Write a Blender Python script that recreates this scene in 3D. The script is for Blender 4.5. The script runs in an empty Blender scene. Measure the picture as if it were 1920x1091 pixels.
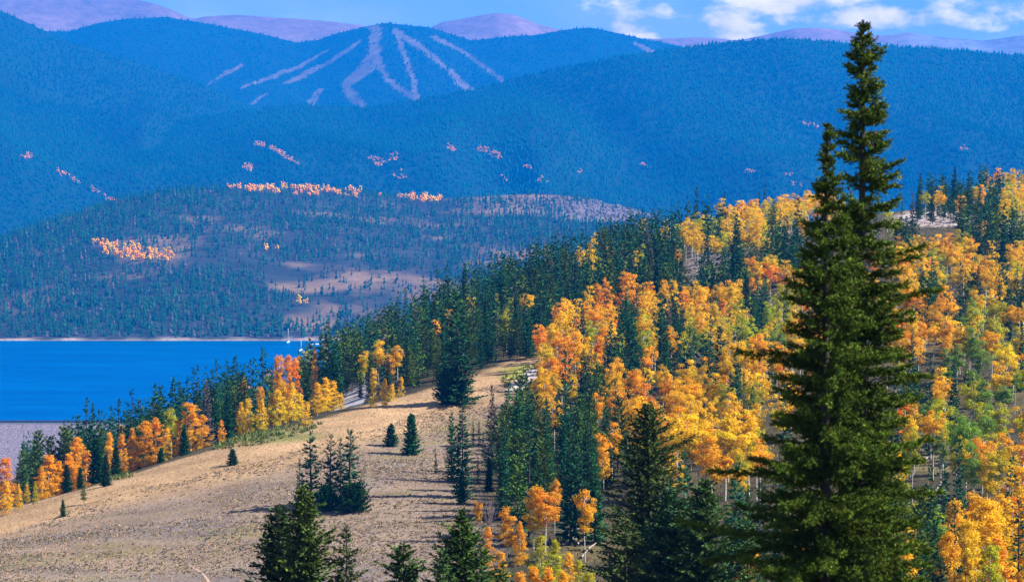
import bpy, math, random
import numpy as np
from mathutils import Vector

R = math.radians
scene = bpy.context.scene
col = scene.collection
rng = np.random.default_rng(11)
random.seed(11)

# ------------------------------------------------------------------ camera
FPX, CX, CY = 4330.0, 960.0, 545.5          # focal length and centre in 1920 x 1091 pixels
CAMZ = 200.0                                # metres above the lake
KF = 1.6                                    # how far off the lake and all beyond it lie
LZ = CAMZ * (1 - KF)                        # level of the lake
PITCH = math.atan(245.0 / FPX)
SP, CP = math.sin(PITCH), math.cos(PITCH)
cam = bpy.data.cameras.new('camera')
cam.sensor_width = 36.0
cam.lens = FPX / 1920.0 * 36.0
cam.clip_start, cam.clip_end = 1.0, 80000.0
cam.dof.use_dof = True
cam.dof.focus_distance = 650.0
cam.dof.aperture_fstop = 2.2
cam_o = bpy.data.objects.new('camera', cam)
cam_o.location = (0, 0, CAMZ)
cam_o.rotation_euler = (R(90) - PITCH, 0, 0)
col.objects.link(cam_o)
scene.camera = cam_o

# ------------------------------------------------------------------ light
SUN_EL, SUN_AZ = R(42), R(97)              # azimuth from the view direction (+Y) clockwise to the right
sd = Vector((math.sin(SUN_AZ) * math.cos(SUN_EL), math.cos(SUN_AZ) * math.cos(SUN_EL), math.sin(SUN_EL)))
sun = bpy.data.lights.new('sun', 'SUN')
sun.energy = 5.0
sun.angle = R(0.5)
sun.color = (1.0, 0.95, 0.88)
sun_o = bpy.data.objects.new('sun', sun)
sun_o.rotation_euler = (-sd).to_track_quat('-Z', 'Y').to_euler()
sun_o.location = sd * 3000
col.objects.link(sun_o)

world = bpy.data.worlds.new('World')
scene.world = world
world.use_nodes = True
nt = world.node_tree
nt.nodes.clear()
def N(nt, kind, **kw):
    n = nt.nodes.new(kind)
    for k, v in kw.items():
        setattr(n, k, v)
    return n
def link(nt, a, b):
    nt.links.new(a, b)
def math_node(nt, op, a, b=None, c=None, clamp=False):
    n = N(nt, 'ShaderNodeMath', operation=op, use_clamp=clamp)
    for i, v in enumerate((a, b, c)):
        if v is None:
            continue
        if isinstance(v, (int, float)):
            n.inputs[i].default_value = v
        else:
            link(nt, v, n.inputs[i])
    return n.outputs[0]
sky = N(nt, 'ShaderNodeTexSky', sky_type='NISHITA', sun_disc=False)
sky.sun_elevation = SUN_EL
sky.sun_rotation = SUN_AZ
sky.altitude = 2800.0
sky.air_density = 1.0
sky.dust_density = 0.15
sky.ozone_density = 3.0
tint = N(nt, 'ShaderNodeMixRGB', blend_type='MULTIPLY')
tint.inputs[0].default_value = 1.0
tint.inputs[2].default_value = (0.82, 0.86, 1.05, 1)
link(nt, sky.outputs[0], tint.inputs[1])
# clouds: fractal cumulus laid out over azimuth and elevation
geo = N(nt, 'ShaderNodeTexCoord')
sep = N(nt, 'ShaderNodeSeparateXYZ')
link(nt, geo.outputs['Generated'], sep.inputs[0])
az = math_node(nt, 'ARCTAN2', sep.outputs[0], sep.outputs[1])
el = math_node(nt, 'ARCSINE', sep.outputs[2])
comb = N(nt, 'ShaderNodeCombineXYZ')
link(nt, math_node(nt, 'MULTIPLY', az, 34.0), comb.inputs[0])
link(nt, math_node(nt, 'MULTIPLY', el, 62.0), comb.inputs[1])
comb.inputs[2].default_value = 3.1
fine = N(nt, 'ShaderNodeTexNoise')
fine.inputs['Scale'].default_value = 1.0
fine.inputs['Detail'].default_value = 7.0
fine.inputs['Roughness'].default_value = 0.55
link(nt, comb.outputs[0], fine.inputs['Vector'])
comb2 = N(nt, 'ShaderNodeCombineXYZ')
link(nt, math_node(nt, 'MULTIPLY', az, 9.0), comb2.inputs[0])
link(nt, math_node(nt, 'MULTIPLY', el, 30.0), comb2.inputs[1])
comb2.inputs[2].default_value = 8.6
wide = N(nt, 'ShaderNodeTexNoise')
wide.inputs['Scale'].default_value = 1.0
wide.inputs['Detail'].default_value = 4.0
link(nt, comb2.outputs[0], wide.inputs['Vector'])
CLOUDS = [  # azimuth centre, elevation centre, half widths (radians): puffs over the right hand ridge
    (0.050, 0.0560, 0.022, 0.013), (0.093, 0.0560, 0.022, 0.014), (0.118, 0.068, 0.034, 0.009),
    (0.152, 0.060, 0.055, 0.0065), (0.250, 0.067, 0.06, 0.008), (0.06, 0.095, 0.10, 0.014),
    (0.34, 0.085, 0.09, 0.022), (-0.42, 0.10, 0.12, 0.03), (0.75, 0.11, 0.2, 0.04), (-1.0, 0.12, 0.25, 0.04),
    (1.7, 0.12, 0.3, 0.05), (2.6, 0.11, 0.3, 0.05), (-2.0, 0.12, 0.35, 0.05), (-2.9, 0.1, 0.2, 0.04)]
cov = None
for (a0, e0, wa, we) in CLOUDS:
    da = math_node(nt, 'DIVIDE', math_node(nt, 'SUBTRACT', az, a0), wa)
    de = math_node(nt, 'DIVIDE', math_node(nt, 'SUBTRACT', el, e0), we)
    r2 = math_node(nt, 'ADD', math_node(nt, 'MULTIPLY', da, da), math_node(nt, 'MULTIPLY', de, de))
    v = math_node(nt, 'SUBTRACT', 1.0, math_node(nt, 'SQRT', r2))
    cov = v if cov is None else math_node(nt, 'MAXIMUM', cov, v)
cov = math_node(nt, 'MAXIMUM', cov, -1.2)
dens = math_node(nt, 'ADD', math_node(nt, 'MULTIPLY', cov, 0.85),
                 math_node(nt, 'MULTIPLY', math_node(nt, 'SUBTRACT', fine.outputs['Fac'], 0.47), 3.2))
cum = N(nt, 'ShaderNodeMapRange', interpolation_type='SMOOTHSTEP')
cum.inputs['From Min'].default_value = 0.0
cum.inputs['From Max'].default_value = 0.68
link(nt, dens, cum.inputs['Value'])
veil = N(nt, 'ShaderNodeMapRange', interpolation_type='SMOOTHSTEP')
veil.inputs['From Min'].default_value = 0.42
veil.inputs['From Max'].default_value = 0.75
link(nt, wide.outputs['Fac'], veil.inputs['Value'])
cloud_f = math_node(nt, 'MAXIMUM', math_node(nt, 'MULTIPLY', cum.outputs[0], 0.93), math_node(nt, 'MULTIPLY', veil.outputs[0], 0.14))
shade = N(nt, 'ShaderNodeMapRange')
shade.inputs['From Min'].default_value = 0.35
shade.inputs['From Max'].default_value = 0.65
shade.inputs['To Min'].default_value = 0.55
shade.inputs['To Max'].default_value = 1.05
link(nt, fine.outputs['Fac'], shade.inputs['Value'])
ccol = N(nt, 'ShaderNodeMixRGB', blend_type='MULTIPLY')
ccol.inputs[0].default_value = 1.0
ccol.inputs[1].default_value = (17.0, 13.6, 12.4, 1)
link(nt, shade.outputs[0], ccol.inputs[2])
mixc = N(nt, 'ShaderNodeMixRGB')
link(nt, cloud_f, mixc.inputs[0])
link(nt, tint.outputs[0], mixc.inputs[1])
link(nt, ccol.outputs[0], mixc.inputs[2])
bg = N(nt, 'ShaderNodeBackground')
bg.inputs['Strength'].default_value = 0.08
link(nt, mixc.outputs[0], bg.inputs['Color'])
wo = N(nt, 'ShaderNodeOutputWorld')
link(nt, bg.outputs[0], wo.inputs['Surface'])

vs = scene.view_settings
vs.view_transform = 'Standard'
vs.look = 'None'
vs.exposure = 1.32
vs.gamma = 1.0
vs.use_curve_mapping = False
scene.render.engine = 'CYCLES'
cy = scene.cycles
cy.max_bounces = 5
cy.diffuse_bounces = 2
cy.glossy_bounces = 2
cy.transmission_bounces = 2
cy.transparent_max_bounces = 4
cy.volume_bounces = 0
cy.use_denoising = True
cy.sample_clamp_indirect = 4.0

# ------------------------------------------------------------------ helpers
def pt(px, py, Y):
    """the point that pixel (px, py) shows at the ground distance Y"""
    a, b = (px - CX) / FPX, -(py - CY) / FPX
    s = Y / (CP + b * SP)
    return (s * a, Y, CAMZ + s * (-SP + b * CP))

def proj(P):
    P = np.asarray(P, float)
    dz = P[..., 2] - CAMZ
    d = P[..., 1] * CP - dz * SP
    d = np.where(d < 1, 1, d)
    return np.stack([CX + FPX * P[..., 0] / d, CY - FPX * (P[..., 1] * SP + dz * CP) / d], -1), d

_G = np.random.default_rng(5).random((256, 256))
def vnoise(x, y):
    x = np.asarray(x, float); y = np.asarray(y, float)
    xi, yi = np.floor(x).astype(int), np.floor(y).astype(int)
    fx, fy = x - xi, y - yi
    fx, fy = fx * fx * (3 - 2 * fx), fy * fy * (3 - 2 * fy)
    g = lambda i, j: _G[i & 255, j & 255]
    return (g(xi, yi) * (1 - fx) + g(xi + 1, yi) * fx) * (1 - fy) + (g(xi, yi + 1) * (1 - fx) + g(xi + 1, yi + 1) * fx) * fy
def fbm(x, y, o=4, r=0.5):
    s = 0; a = 1; t = 0
    for k in range(o):
        s = s + a * vnoise(x * 2 ** k + 17.3 * k, y * 2 ** k + 9.1 * k)
        t += a; a *= r
    return s / t * 2 - 1

def make_mesh(name, V, F, mat=None, C=None, smooth=False):
    V = np.ascontiguousarray(V, np.float32); F = np.ascontiguousarray(F, np.int32)
    me = bpy.data.meshes.new(name)
    n, k = F.shape
    me.vertices.add(len(V)); me.vertices.foreach_set('co', V.ravel())
    me.loops.add(n * k); me.loops.foreach_set('vertex_index', F.ravel())
    me.polygons.add(n); me.polygons.foreach_set('loop_start', np.arange(n, dtype=np.int32) * k)
    if smooth:
        me.polygons.foreach_set('use_smooth', np.ones(n, bool))
    if C is not None:
        at = me.attributes.new('Col', 'FLOAT_COLOR', 'POINT')
        c4 = np.ones((len(V), 4), np.float32); c4[:, :3] = C
        at.data.foreach_set('color', c4.ravel())
    me.update(calc_edges=True)
    if mat:
        me.materials.append(mat)
    return me

def add(name, me, parent=None, loc=None, rz=0.0, scale=None, color=None):
    o = bpy.data.objects.new(name, me)
    col.objects.link(o)
    if parent is not None:
        o.parent = parent
    if loc is not None:
        o.location = loc
    if rz:
        o.rotation_euler = (0, 0, rz)
    if scale is not None:
        o.scale = scale if hasattr(scale, '__len__') else (scale,) * 3
    if color is not None:
        o.color = (*color, 1)
    return o

def tag(o, label, cat=None, group=None, kind=None):
    o['label'] = label
    if cat: o['category'] = cat
    if group: o['group'] = group
    if kind: o['kind'] = kind
    return o

def grid_faces(nr, nc):
    i = np.arange(nr - 1)[:, None] * nc + np.arange(nc - 1)[None]
    return np.stack([i, i + 1, i + nc + 1, i + nc], -1).reshape(-1, 4)

# ------------------------------------------------------------------ materials
def principled(name, rough=0.9, spec=0.2):
    m = bpy.data.materials.new(name); m.use_nodes = True
    b = m.node_tree.nodes['Principled BSDF']
    b.inputs['Roughness'].default_value = rough
    b.inputs['Specular IOR Level'].default_value = spec
    return m, m.node_tree, b

def noise_mat(name, c0, c1, scale, rough=0.9, bump=0.0, detail=6, spec=0.2, coords='Object', stretch=None):
    m, t, b = principled(name, rough, spec)
    tc = N(t, 'ShaderNodeTexCoord')
    no = N(t, 'ShaderNodeTexNoise'); no.inputs['Scale'].default_value = scale; no.inputs['Detail'].default_value = detail
    src = tc.outputs[coords]
    if stretch:
        mp = N(t, 'ShaderNodeMapping'); mp.inputs['Scale'].default_value = stretch
        link(t, src, mp.inputs[0]); src = mp.outputs[0]
    link(t, src, no.inputs['Vector'])
    cr = N(t, 'ShaderNodeValToRGB')
    cr.color_ramp.elements[0].position = 0.3; cr.color_ramp.elements[0].color = (*c0, 1)
    cr.color_ramp.elements[1].position = 0.7; cr.color_ramp.elements[1].color = (*c1, 1)
    link(t, no.outputs['Fac'], cr.inputs[0]); link(t, cr.outputs[0], b.inputs['Base Color'])
    if bump:
        bp = N(t, 'ShaderNodeBump'); bp.inputs['Strength'].default_value = 0.8; bp.inputs['Distance'].default_value = bump
        link(t, no.outputs['Fac'], bp.inputs['Height']); link(t, bp.outputs[0], b.inputs['Normal'])
    return m

def attr_mat(name, scale1, scale2, amp=0.5, bump=0.0, rough=0.95, bscale=None):
    """vertex colour times two scales of procedural mottling"""
    m, t, b = principled(name, rough, 0.1)
    at = N(t, 'ShaderNodeAttribute', attribute_name='Col')
    tc = N(t, 'ShaderNodeTexCoord')
    n1 = N(t, 'ShaderNodeTexNoise'); n1.inputs['Scale'].default_value = scale1; n1.inputs['Detail'].default_value = 8; n1.inputs['Roughness'].default_value = 0.65
    n2 = N(t, 'ShaderNodeTexNoise'); n2.inputs['Scale'].default_value = scale2; n2.inputs['Detail'].default_value = 4
    for n in (n1, n2): link(t, tc.outputs['Object'], n.inputs['Vector'])
    s = math_node(t, 'ADD', n1.outputs['Fac'], n2.outputs['Fac'])
    f = math_node(t, 'ADD', math_node(t, 'MULTIPLY', math_node(t, 'SUBTRACT', s, 1.0), amp * 2.2), 1.0)
    f = math_node(t, 'MAXIMUM', f, 0.25)
    mx = N(t, 'ShaderNodeMixRGB', blend_type='MULTIPLY'); mx.inputs[0].default_value = 1
    link(t, at.outputs['Color'], mx.inputs[1]); link(t, f, mx.inputs[2])
    link(t, mx.outputs[0], b.inputs['Base Color'])
    if bump:
        bn = N(t, 'ShaderNodeTexNoise'); bn.inputs['Scale'].default_value = bscale or scale1; bn.inputs['Detail'].default_value = 6
        link(t, tc.outputs['Object'], bn.inputs['Vector'])
        bp = N(t, 'ShaderNodeBump'); bp.inputs['Strength'].default_value = 1.0; bp.inputs['Distance'].default_value = bump
        link(t, bn.outputs['Fac'], bp.inputs['Height']); link(t, bp.outputs[0], b.inputs['Normal'])
    return m

def leaf_mat(name, trans=0.35, rough=0.6, spec=0.25):
    """Col attribute times the object's own colour, with light coming through the leaves"""
    m, t, b = principled(name, rough, spec)
    at = N(t, 'ShaderNodeAttribute', attribute_name='Col')
    oi = N(t, 'ShaderNodeObjectInfo')
    mx = N(t, 'ShaderNodeMixRGB', blend_type='MULTIPLY'); mx.inputs[0].default_value = 1
    link(t, at.outputs['Color'], mx.inputs[1]); link(t, oi.outputs['Color'], mx.inputs[2])
    link(t, mx.outputs[0], b.inputs['Base Color'])
    if trans:
        tr = N(t, 'ShaderNodeBsdfTranslucent'); link(t, mx.outputs[0], tr.inputs['Color'])
        ms = N(t, 'ShaderNodeMixShader'); ms.inputs[0].default_value = trans
        link(t, b.outputs[0], ms.inputs[1]); link(t, tr.outputs[0], ms.inputs[2])
        link(t, ms.outputs[0], t.nodes['Material Output'].inputs['Surface'])
    return m

M_ASPEN = leaf_mat('aspen_leaf', 0.45)
M_NEEDLE = leaf_mat('needles', 0.10, 0.75, 0.12)
M_TWIG = leaf_mat('low_plants', 0.15, 0.9, 0.05)
M_FAR = leaf_mat('far_needles', 0.0, 0.9, 0.0)
M_BARK = noise_mat('conifer_bark', (0.03, 0.024, 0.02), (0.085, 0.07, 0.06), 6.0, stretch=(4, 4, 0.6))
M_WHITE_BARK = noise_mat('aspen_bark', (0.22, 0.19, 0.16), (0.62, 0.58, 0.50), 3.0, stretch=(1, 1, 2.0))
M_LOG = noise_mat('weathered_log', (0.18, 0.15, 0.13), (0.38, 0.33, 0.29), 2.0)
M_HILL = attr_mat('hill_ground', 0.9, 0.09, 0.55, 0.25, bscale=1.6)
M_MID = attr_mat('mid_hill_ground', 0.12, 0.02, 0.6, 2.0, bscale=0.08)
M_MOUNT = attr_mat('mountain_ground', 0.02, 0.004, 0.45, 6.0, bscale=0.02)
M_ALPINE = attr_mat('alpine_ground', 0.012, 0.003, 0.5, 14.0, bscale=0.008)
M_GRAVEL = noise_mat('gravel', (0.36, 0.31, 0.28), (0.52, 0.46, 0.42), 1.2)
M_TRAIL = noise_mat('trail_dirt', (0.30, 0.20, 0.14), (0.42, 0.30, 0.22), 1.5)
M_RIPRAP = noise_mat('riprap', (0.055, 0.045, 0.055), (0.30, 0.24, 0.25), 0.9, bump=0.6, detail=5)
M_ASPHALT = noise_mat('dam_road', (0.05, 0.05, 0.055), (0.08, 0.08, 0.085), 0.8)
M_RAIL = noise_mat('dark_rail', (0.015, 0.015, 0.02), (0.03, 0.03, 0.035), 1.0)
M_HULL = noise_mat('white_hull', (0.75, 0.75, 0.75), (0.82, 0.82, 0.82), 2.0, rough=0.4, spec=0.5)
M_MAST = noise_mat('aluminium_mast', (0.7, 0.7, 0.7), (0.78, 0.78, 0.78), 2.0, rough=0.4, spec=0.5)
M_CANVAS = noise_mat('blue_canvas', (0.05, 0.10, 0.25), (0.07, 0.13, 0.30), 2.0)
M_CONE = noise_mat('fir_cone', (0.10, 0.05, 0.045), (0.20, 0.10, 0.08), 30.0)
M_TWIGGY = noise_mat('bare_twigs', (0.16, 0.12, 0.13), (0.30, 0.23, 0.23), 3.0)

# water
m, t, b = principled('water', 0.16, 0.5)
M_WATER = m
t.nodes.remove(b)
wd = N(t, 'ShaderNodeBsdfDiffuse')
b = N(t, 'ShaderNodeBsdfGlossy'); b.inputs['Color'].default_value = (0.03, 0.55, 0.95, 1); b.inputs['Roughness'].default_value = 0.22
wm = N(t, 'ShaderNodeMixShader'); wm.inputs[0].default_value = 0.5
link(t, wd.outputs[0], wm.inputs[1]); link(t, b.outputs[0], wm.inputs[2]); link(t, wm.outputs[0], t.nodes['Material Output'].inputs['Surface'])
tc = N(t, 'ShaderNodeTexCoord')
mp = N(t, 'ShaderNodeMapping'); mp.inputs['Scale'].default_value = (1.0, 0.35, 1)
link(t, tc.outputs['Object'], mp.inputs[0])
wn = N(t, 'ShaderNodeTexNoise'); wn.inputs['Scale'].default_value = 0.35; wn.inputs['Detail'].default_value = 6; wn.inputs['Roughness'].default_value = 0.7
link(t, mp.outputs[0], wn.inputs['Vector'])
ws = N(t, 'ShaderNodeTexNoise'); ws.inputs['Scale'].default_value = 0.02; ws.inputs['Detail'].default_value = 6; ws.inputs['Roughness'].default_value = 0.7
mp2 = N(t, 'ShaderNodeMapping'); mp2.inputs['Scale'].default_value = (0.25, 1.0, 1); mp2.inputs['Rotation'].default_value = (0, 0, 0.15)
link(t, tc.outputs['Object'], mp2.inputs[0]); link(t, mp2.outputs[0], ws.inputs['Vector'])
wr = N(t, 'ShaderNodeValToRGB')
wr.color_ramp.elements[0].position = 0.36; wr.color_ramp.elements[0].color = (0.0, 0.050, 0.16, 1)
wr.color_ramp.elements[1].position = 0.66; wr.color_ramp.elements[1].color = (0.0, 0.105, 0.29, 1)
link(t, ws.outputs['Fac'], wr.inputs[0]); link(t, wr.outputs[0], wd.inputs['Color'])
wp = N(t, 'ShaderNodeBump'); wp.inputs['Strength'].default_value = 1.0; wp.inputs['Distance'].default_value = 1.1
link(t, wn.outputs['Fac'], wp.inputs['Height']); link(t, wp.outputs[0], b.inputs['Normal'])

# ------------------------------------------------------------------ near terrain (a surface through surveyed points)
CTRL = [pt(*c) for c in [
    (0, 1091, 320), (300, 1091, 330), (600, 1091, 330), (900, 1091, 320), (1100, 1091, 315),
    (0, 960, 470), (150, 918, 485), (300, 872, 500), (450, 828, 520), (600, 785, 550), (700, 757, 572), (800, 730, 600), (900, 698, 625), (1000, 664, 650),
    (-250, 1030, 440), (150, 1010, 390), (300, 960, 420), (600, 900, 430), (800, 850, 480), (900, 780, 545), (800, 950, 400), (700, 820, 500),
    (1000, 1000, 370), (1100, 1050, 345), (1000, 900, 430), (1000, 800, 510), (1050, 720, 590),
    (1300, 1091, 305), (1600, 1091, 295), (1920, 1091, 285), (2200, 1091, 280),
    (1300, 900, 420), (1600, 900, 400), (1920, 900, 385), (2200, 900, 380), (1300, 700, 560), (1600, 700, 530), (1920, 700, 505), (2200, 690, 500),
    (1150, 640, 680), (1300, 550, 740), (1600, 550, 700), (1920, 550, 665), (2200, 540, 660),
    (1300, 455, 930), (1600, 425, 920), (1920, 400, 880), (2200, 380, 880), (1330, 440, 1000), (1500, 420, 1030), (1700, 395, 990), (1920, 372, 970), (2200, 360, 970),
    (1000, 640, 690), (1000, 570, 800), (1000, 525, 900), (1150, 480, 980), (850, 650, 740), (850, 610, 850),
    (650, 738, 655), (640, 772, 595), (660, 728, 680), (620, 715, 760), (740, 690, 740)]]
CTRL += [(-108, 520, 121), (-150, 600, 105), (-92, 560, 124), (-90, 650, 112), (-70, 600, 126), (-75, 700, 117), (-112, 620, 113), (-112, 700, 104),
         (-160, 800, 88), (-60, 820, 125), (-100, 900, 105), (-250, 520, 108), (-250, 700, 80)]
for X in (-420, -200, 0, 200, 400, 560):
    k = 1.0
    CTRL += [(X, -60, 206), (X, 0, 198.2), (X, 22, 193.0), (X, 60, 183.5), (X, 100, 173.5), (X, 150, 163.5), (X, 210, 153.5)]
CTRL += [(-420, 320, 128), (-420, 500, 85), (-420, 800, 45), (-420, 1200, 5), (-420, 1700, -60), (-200, 1200, 45), (-200, 1700, -45), (0, 1150, 108), (0, 1700, 5),
         (100, 1250, 140), (200, 1250, 160), (200, 1700, 60), (560, 1250, 190), (560, 900, 185), (560, 500, 165), (560, 300, 155), (560, 1700, 100)]
CTRL = np.array(CTRL)
def _phi(r2):
    return np.where(r2 > 0, r2 * np.log(r2 + 1e-9) * 0.5, 0)
S = 300.0
cp = CTRL[:, :2] / S
n = len(cp)
A = np.zeros((n + 3, n + 3))
d2 = ((cp[:, None] - cp[None]) ** 2).sum(-1)
A[:n, :n] = _phi(d2) + np.eye(n) * 2e-4
A[:n, n] = 1; A[:n, n + 1:] = cp; A[n, :n] = 1; A[n + 1:, :n] = cp.T
W = np.linalg.solve(A, np.concatenate([CTRL[:, 2], [0, 0, 0]]))
def rbf(x, y):
    q = np.stack([np.ravel(x), np.ravel(y)], -1) / S
    out = np.zeros(len(q))
    for i in range(0, len(q), 20000):
        s_ = q[i:i + 20000]
        dd = ((s_[:, None] - cp[None]) ** 2).sum(-1)
        out[i:i + 20000] = _phi(dd) @ W[:n] + W[n] + s_ @ W[n + 1:]
    return out.reshape(np.shape(x))
GX = np.arange(-420, 561, 5.0)
GY = np.concatenate([np.arange(-60, 1120, 5.0), np.arange(1120, 1701, 20.0)])
XX, YY = np.meshgrid(GX, GY)
ZZ = rbf(XX, YY) + fbm(XX / 60, YY / 60, 3) * 1.0 + fbm(XX / 14, YY / 14, 3) * 0.35
ZZ = np.maximum(ZZ, -70)
def zat(x, y):
    x = np.clip(np.asarray(x, float), GX[0], GX[-1] - 1e-3); y = np.clip(np.asarray(y, float), GY[0], GY[-1] - 1e-3)
    i = np.clip(np.searchsorted(GX, x, side='right') - 1, 0, len(GX) - 2); j = np.clip(np.searchsorted(GY, y, side='right') - 1, 0, len(GY) - 2)
    fx = (x - GX[i]) / (GX[i + 1] - GX[i]); fy = (y - GY[j]) / (GY[j + 1] - GY[j])
    return (ZZ[j, i] * (1 - fx) + ZZ[j, i + 1] * fx) * (1 - fy) + (ZZ[j + 1, i] * (1 - fx) + ZZ[j + 1, i + 1] * fx) * fy
def hit(px, py, y0=60, y1=1100):
    """where the view ray through a pixel first meets the near terrain"""
    ys = np.arange(y0, y1, 1.0)
    a, b_ = (px - CX) / FPX, -(py - CY) / FPX
    s = ys / (CP + b_ * SP)
    z = CAMZ + s * (-SP + b_ * CP)
    below = np.nonzero(z <= zat(s * a, ys))[0]
    k = below[0] if len(below) else len(ys) - 1
    return np.array([s[k] * a, ys[k], float(zat(s[k] * a, ys[k]))])

# what grows where, by the pixel that the middle of a crown falls on (40 pixel cells)
ROWS = {
 340: [(36, 'YYY'), (43, 'ssssY')],
 380: [(31, 'sssYYYYYYss...ssY')],
 420: [(28, 'sssmYmYYsssssss..sss')],
 460: [(24, 'sssmssss.ssssssYOmYYYYmY')],
 500: [(20, 'sssssssssssssssYOYOsYOOOmYmm')],
 540: [(17, 'ssssssssssqOROYOOYsLRROYOYsOsLs')],
 580: [(16, 'sspsspssssOOOsYsYYLsLOLLYYOmsLLO')],
 620: [(14, 'sspspsspsssOYmOsLsLLmLLYOYYOOOYGLL')],
 660: [(9, 'ssssqsspmqsssss.OOOssqqsqYOOOOYGLY.GL.O')],
 700: [(6, 'sssssssss..m.s'), (25, 'YOsOsqqOsYYOOOYsOsOLLLG')],
 740: [(4, 'sssssssssss.'), (24, 'sqmsOOOOOYsmsYsssssssgGg')],
 780: [(4, 'ssssssss'), (23, 'ssssssOYYYYYYYLYYmmOLGGGL')],
 820: [(3, 'ss.ss'), (23, 'sssssqYYYYOYYLLLGLOL.GGLO')],
 860: [(0, '.s..s'), (23, 'sssss.sYY..L......LL..LOO')],
 900: [(0, '..s'), (24, 's.ss'), (42, 'L.g.YO')],
 940: [(0, '..'), (29, 's.s.sssgssssg.gsO.O')],
 980: [(29, 'sssssssssssgs.gYOYY')],
 1020: [(29, 'ssssssssssssgYsYYYY')],
 1060: [(29, 'ssssssssssssggsYYYY')]}
GRID = np.full((19, 56), '.', dtype='<U1')
for y, runs in ROWS.items():
    for c, s in runs:
        for k, ch in enumerate(s):
            if c + k < 48:
                GRID[(y - 340) // 40, c + k + 4] = ch
GRID[:, 52:] = GRID[:, 51:52]
GRID[:, :4] = GRID[:, 4:5]
def cell(px, py):
    j = ((np.asarray(py) - 340) // 40).astype(int); i = (np.asarray(px) // 40).astype(int) + 4
    ok = (j >= 0) & (j < 19) & (i >= 0) & (i < 56)
    return np.where(ok, GRID[np.clip(j, 0, 18), np.clip(i, 0, 55)], '.')

def inside(px, py, poly):
    px = np.asarray(px); py = np.asarray(py); r = np.zeros(px.shape, bool)
    x1, y1 = poly[-1]
    for x2, y2 in poly:
        c = ((y1 > py) != (y2 > py)) & (px < (x2 - x1) * (py - y1) / (y2 - y1 + 1e-9) + x1)
        r ^= c; x1, y1 = x2, y2
    return r
TAN = [(-300, 1200), (-300, 1040), (0, 958), (150, 918), (300, 872), (450, 828), (600, 785), (700, 757), (800, 730), (900, 698), (1010, 655), (1010, 700), (960, 760), (930, 830), (880, 950), (930, 1010), (900, 1200)]

UV, DD = proj(np.stack([XX, YY, ZZ], -1))
tanm = inside(UV[..., 0], UV[..., 1], TAN) & (YY > 230) & (YY < 665)
nz = fbm(XX / 45, YY / 45, 4); nz2 = fbm(XX / 11 + 40, YY / 11, 3)
C = np.zeros(XX.shape + (3,))
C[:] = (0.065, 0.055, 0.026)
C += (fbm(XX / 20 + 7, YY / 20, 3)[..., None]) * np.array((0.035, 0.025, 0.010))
grass = np.array((0.37, 0.235, 0.118)); sage = np.array((0.205, 0.150, 0.105)); olive = np.array((0.19, 0.165, 0.06))
crestpy = np.interp(UV[..., 0], [-300, 0, 300, 600, 800, 1000], [1040, 960, 872, 785, 730, 664])
low = np.clip((UV[..., 1] - crestpy - 45 + nz * 35) / 40, 0, 1)[..., None]
tc_ = grass * (1 - low) + sage * low
ol = np.clip((nz2 - 0.15) * 2.2, 0, 0.7)[..., None] * np.clip(low + 0.15, 0, 1)
tc_ = tc_ * (1 - ol) + olive * ol
lav = np.clip((fbm(XX / 30 + 90, YY / 30 + 20, 3) - 0.05) * 2.5, 0, 0.75)[..., None] * low
tc_ = tc_ * (1 - lav) + np.array((0.15, 0.125, 0.115)) * lav
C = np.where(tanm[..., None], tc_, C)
def patch(px, py, rx, ry, c, k=1.0):
    global C
    e = ((UV[..., 0] - px) / rx) ** 2 + ((UV[..., 1] - py) / ry) ** 2
    w = (np.clip(1.4 - e + nz2 * 0.5, 0, 1) * k * (YY > 230) * (YY < 1060))[..., None]
    C = C * (1 - w) + np.array(c) * w
patch(500, 818, 110, 14, (0.12, 0.15, 0.03), 0.8)
patch(985, 700, 50, 16, (0.26, 0.27, 0.04), 0.9)
patch(205, 890, 40, 12, (0.11, 0.15, 0.03), 0.8)
patch(640, 742, 50, 10, (0.40, 0.34, 0.31), 0.5)
patch(1760, 640, 60, 14, (0.28, 0.21, 0.13), 0.9)
patch(1750, 850, 110, 40, (0.16, 0.13, 0.055), 0.8)
patch(1090, 1030, 70, 30, (0.15, 0.12, 0.05), 0.8)
patch(1420, 590, 90, 25, (0.24, 0.19, 0.10), 0.6)
patch(1755, 410, 75, 16, (0.52, 0.42, 0.36), 1.0)
patch(1430, 437, 60, 6, (0.36, 0.25, 0.20), 1.0)
patch(1325, 500, 34, 36, (0.30, 0.25, 0.24), 0.9)
V = np.stack([XX, YY, ZZ], -1).reshape(-1, 3)
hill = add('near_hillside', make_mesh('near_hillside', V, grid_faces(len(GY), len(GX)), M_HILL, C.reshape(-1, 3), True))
tag(hill, 'dry grassy hillside and wooded slope in front of the lake', kind='structure')

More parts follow.
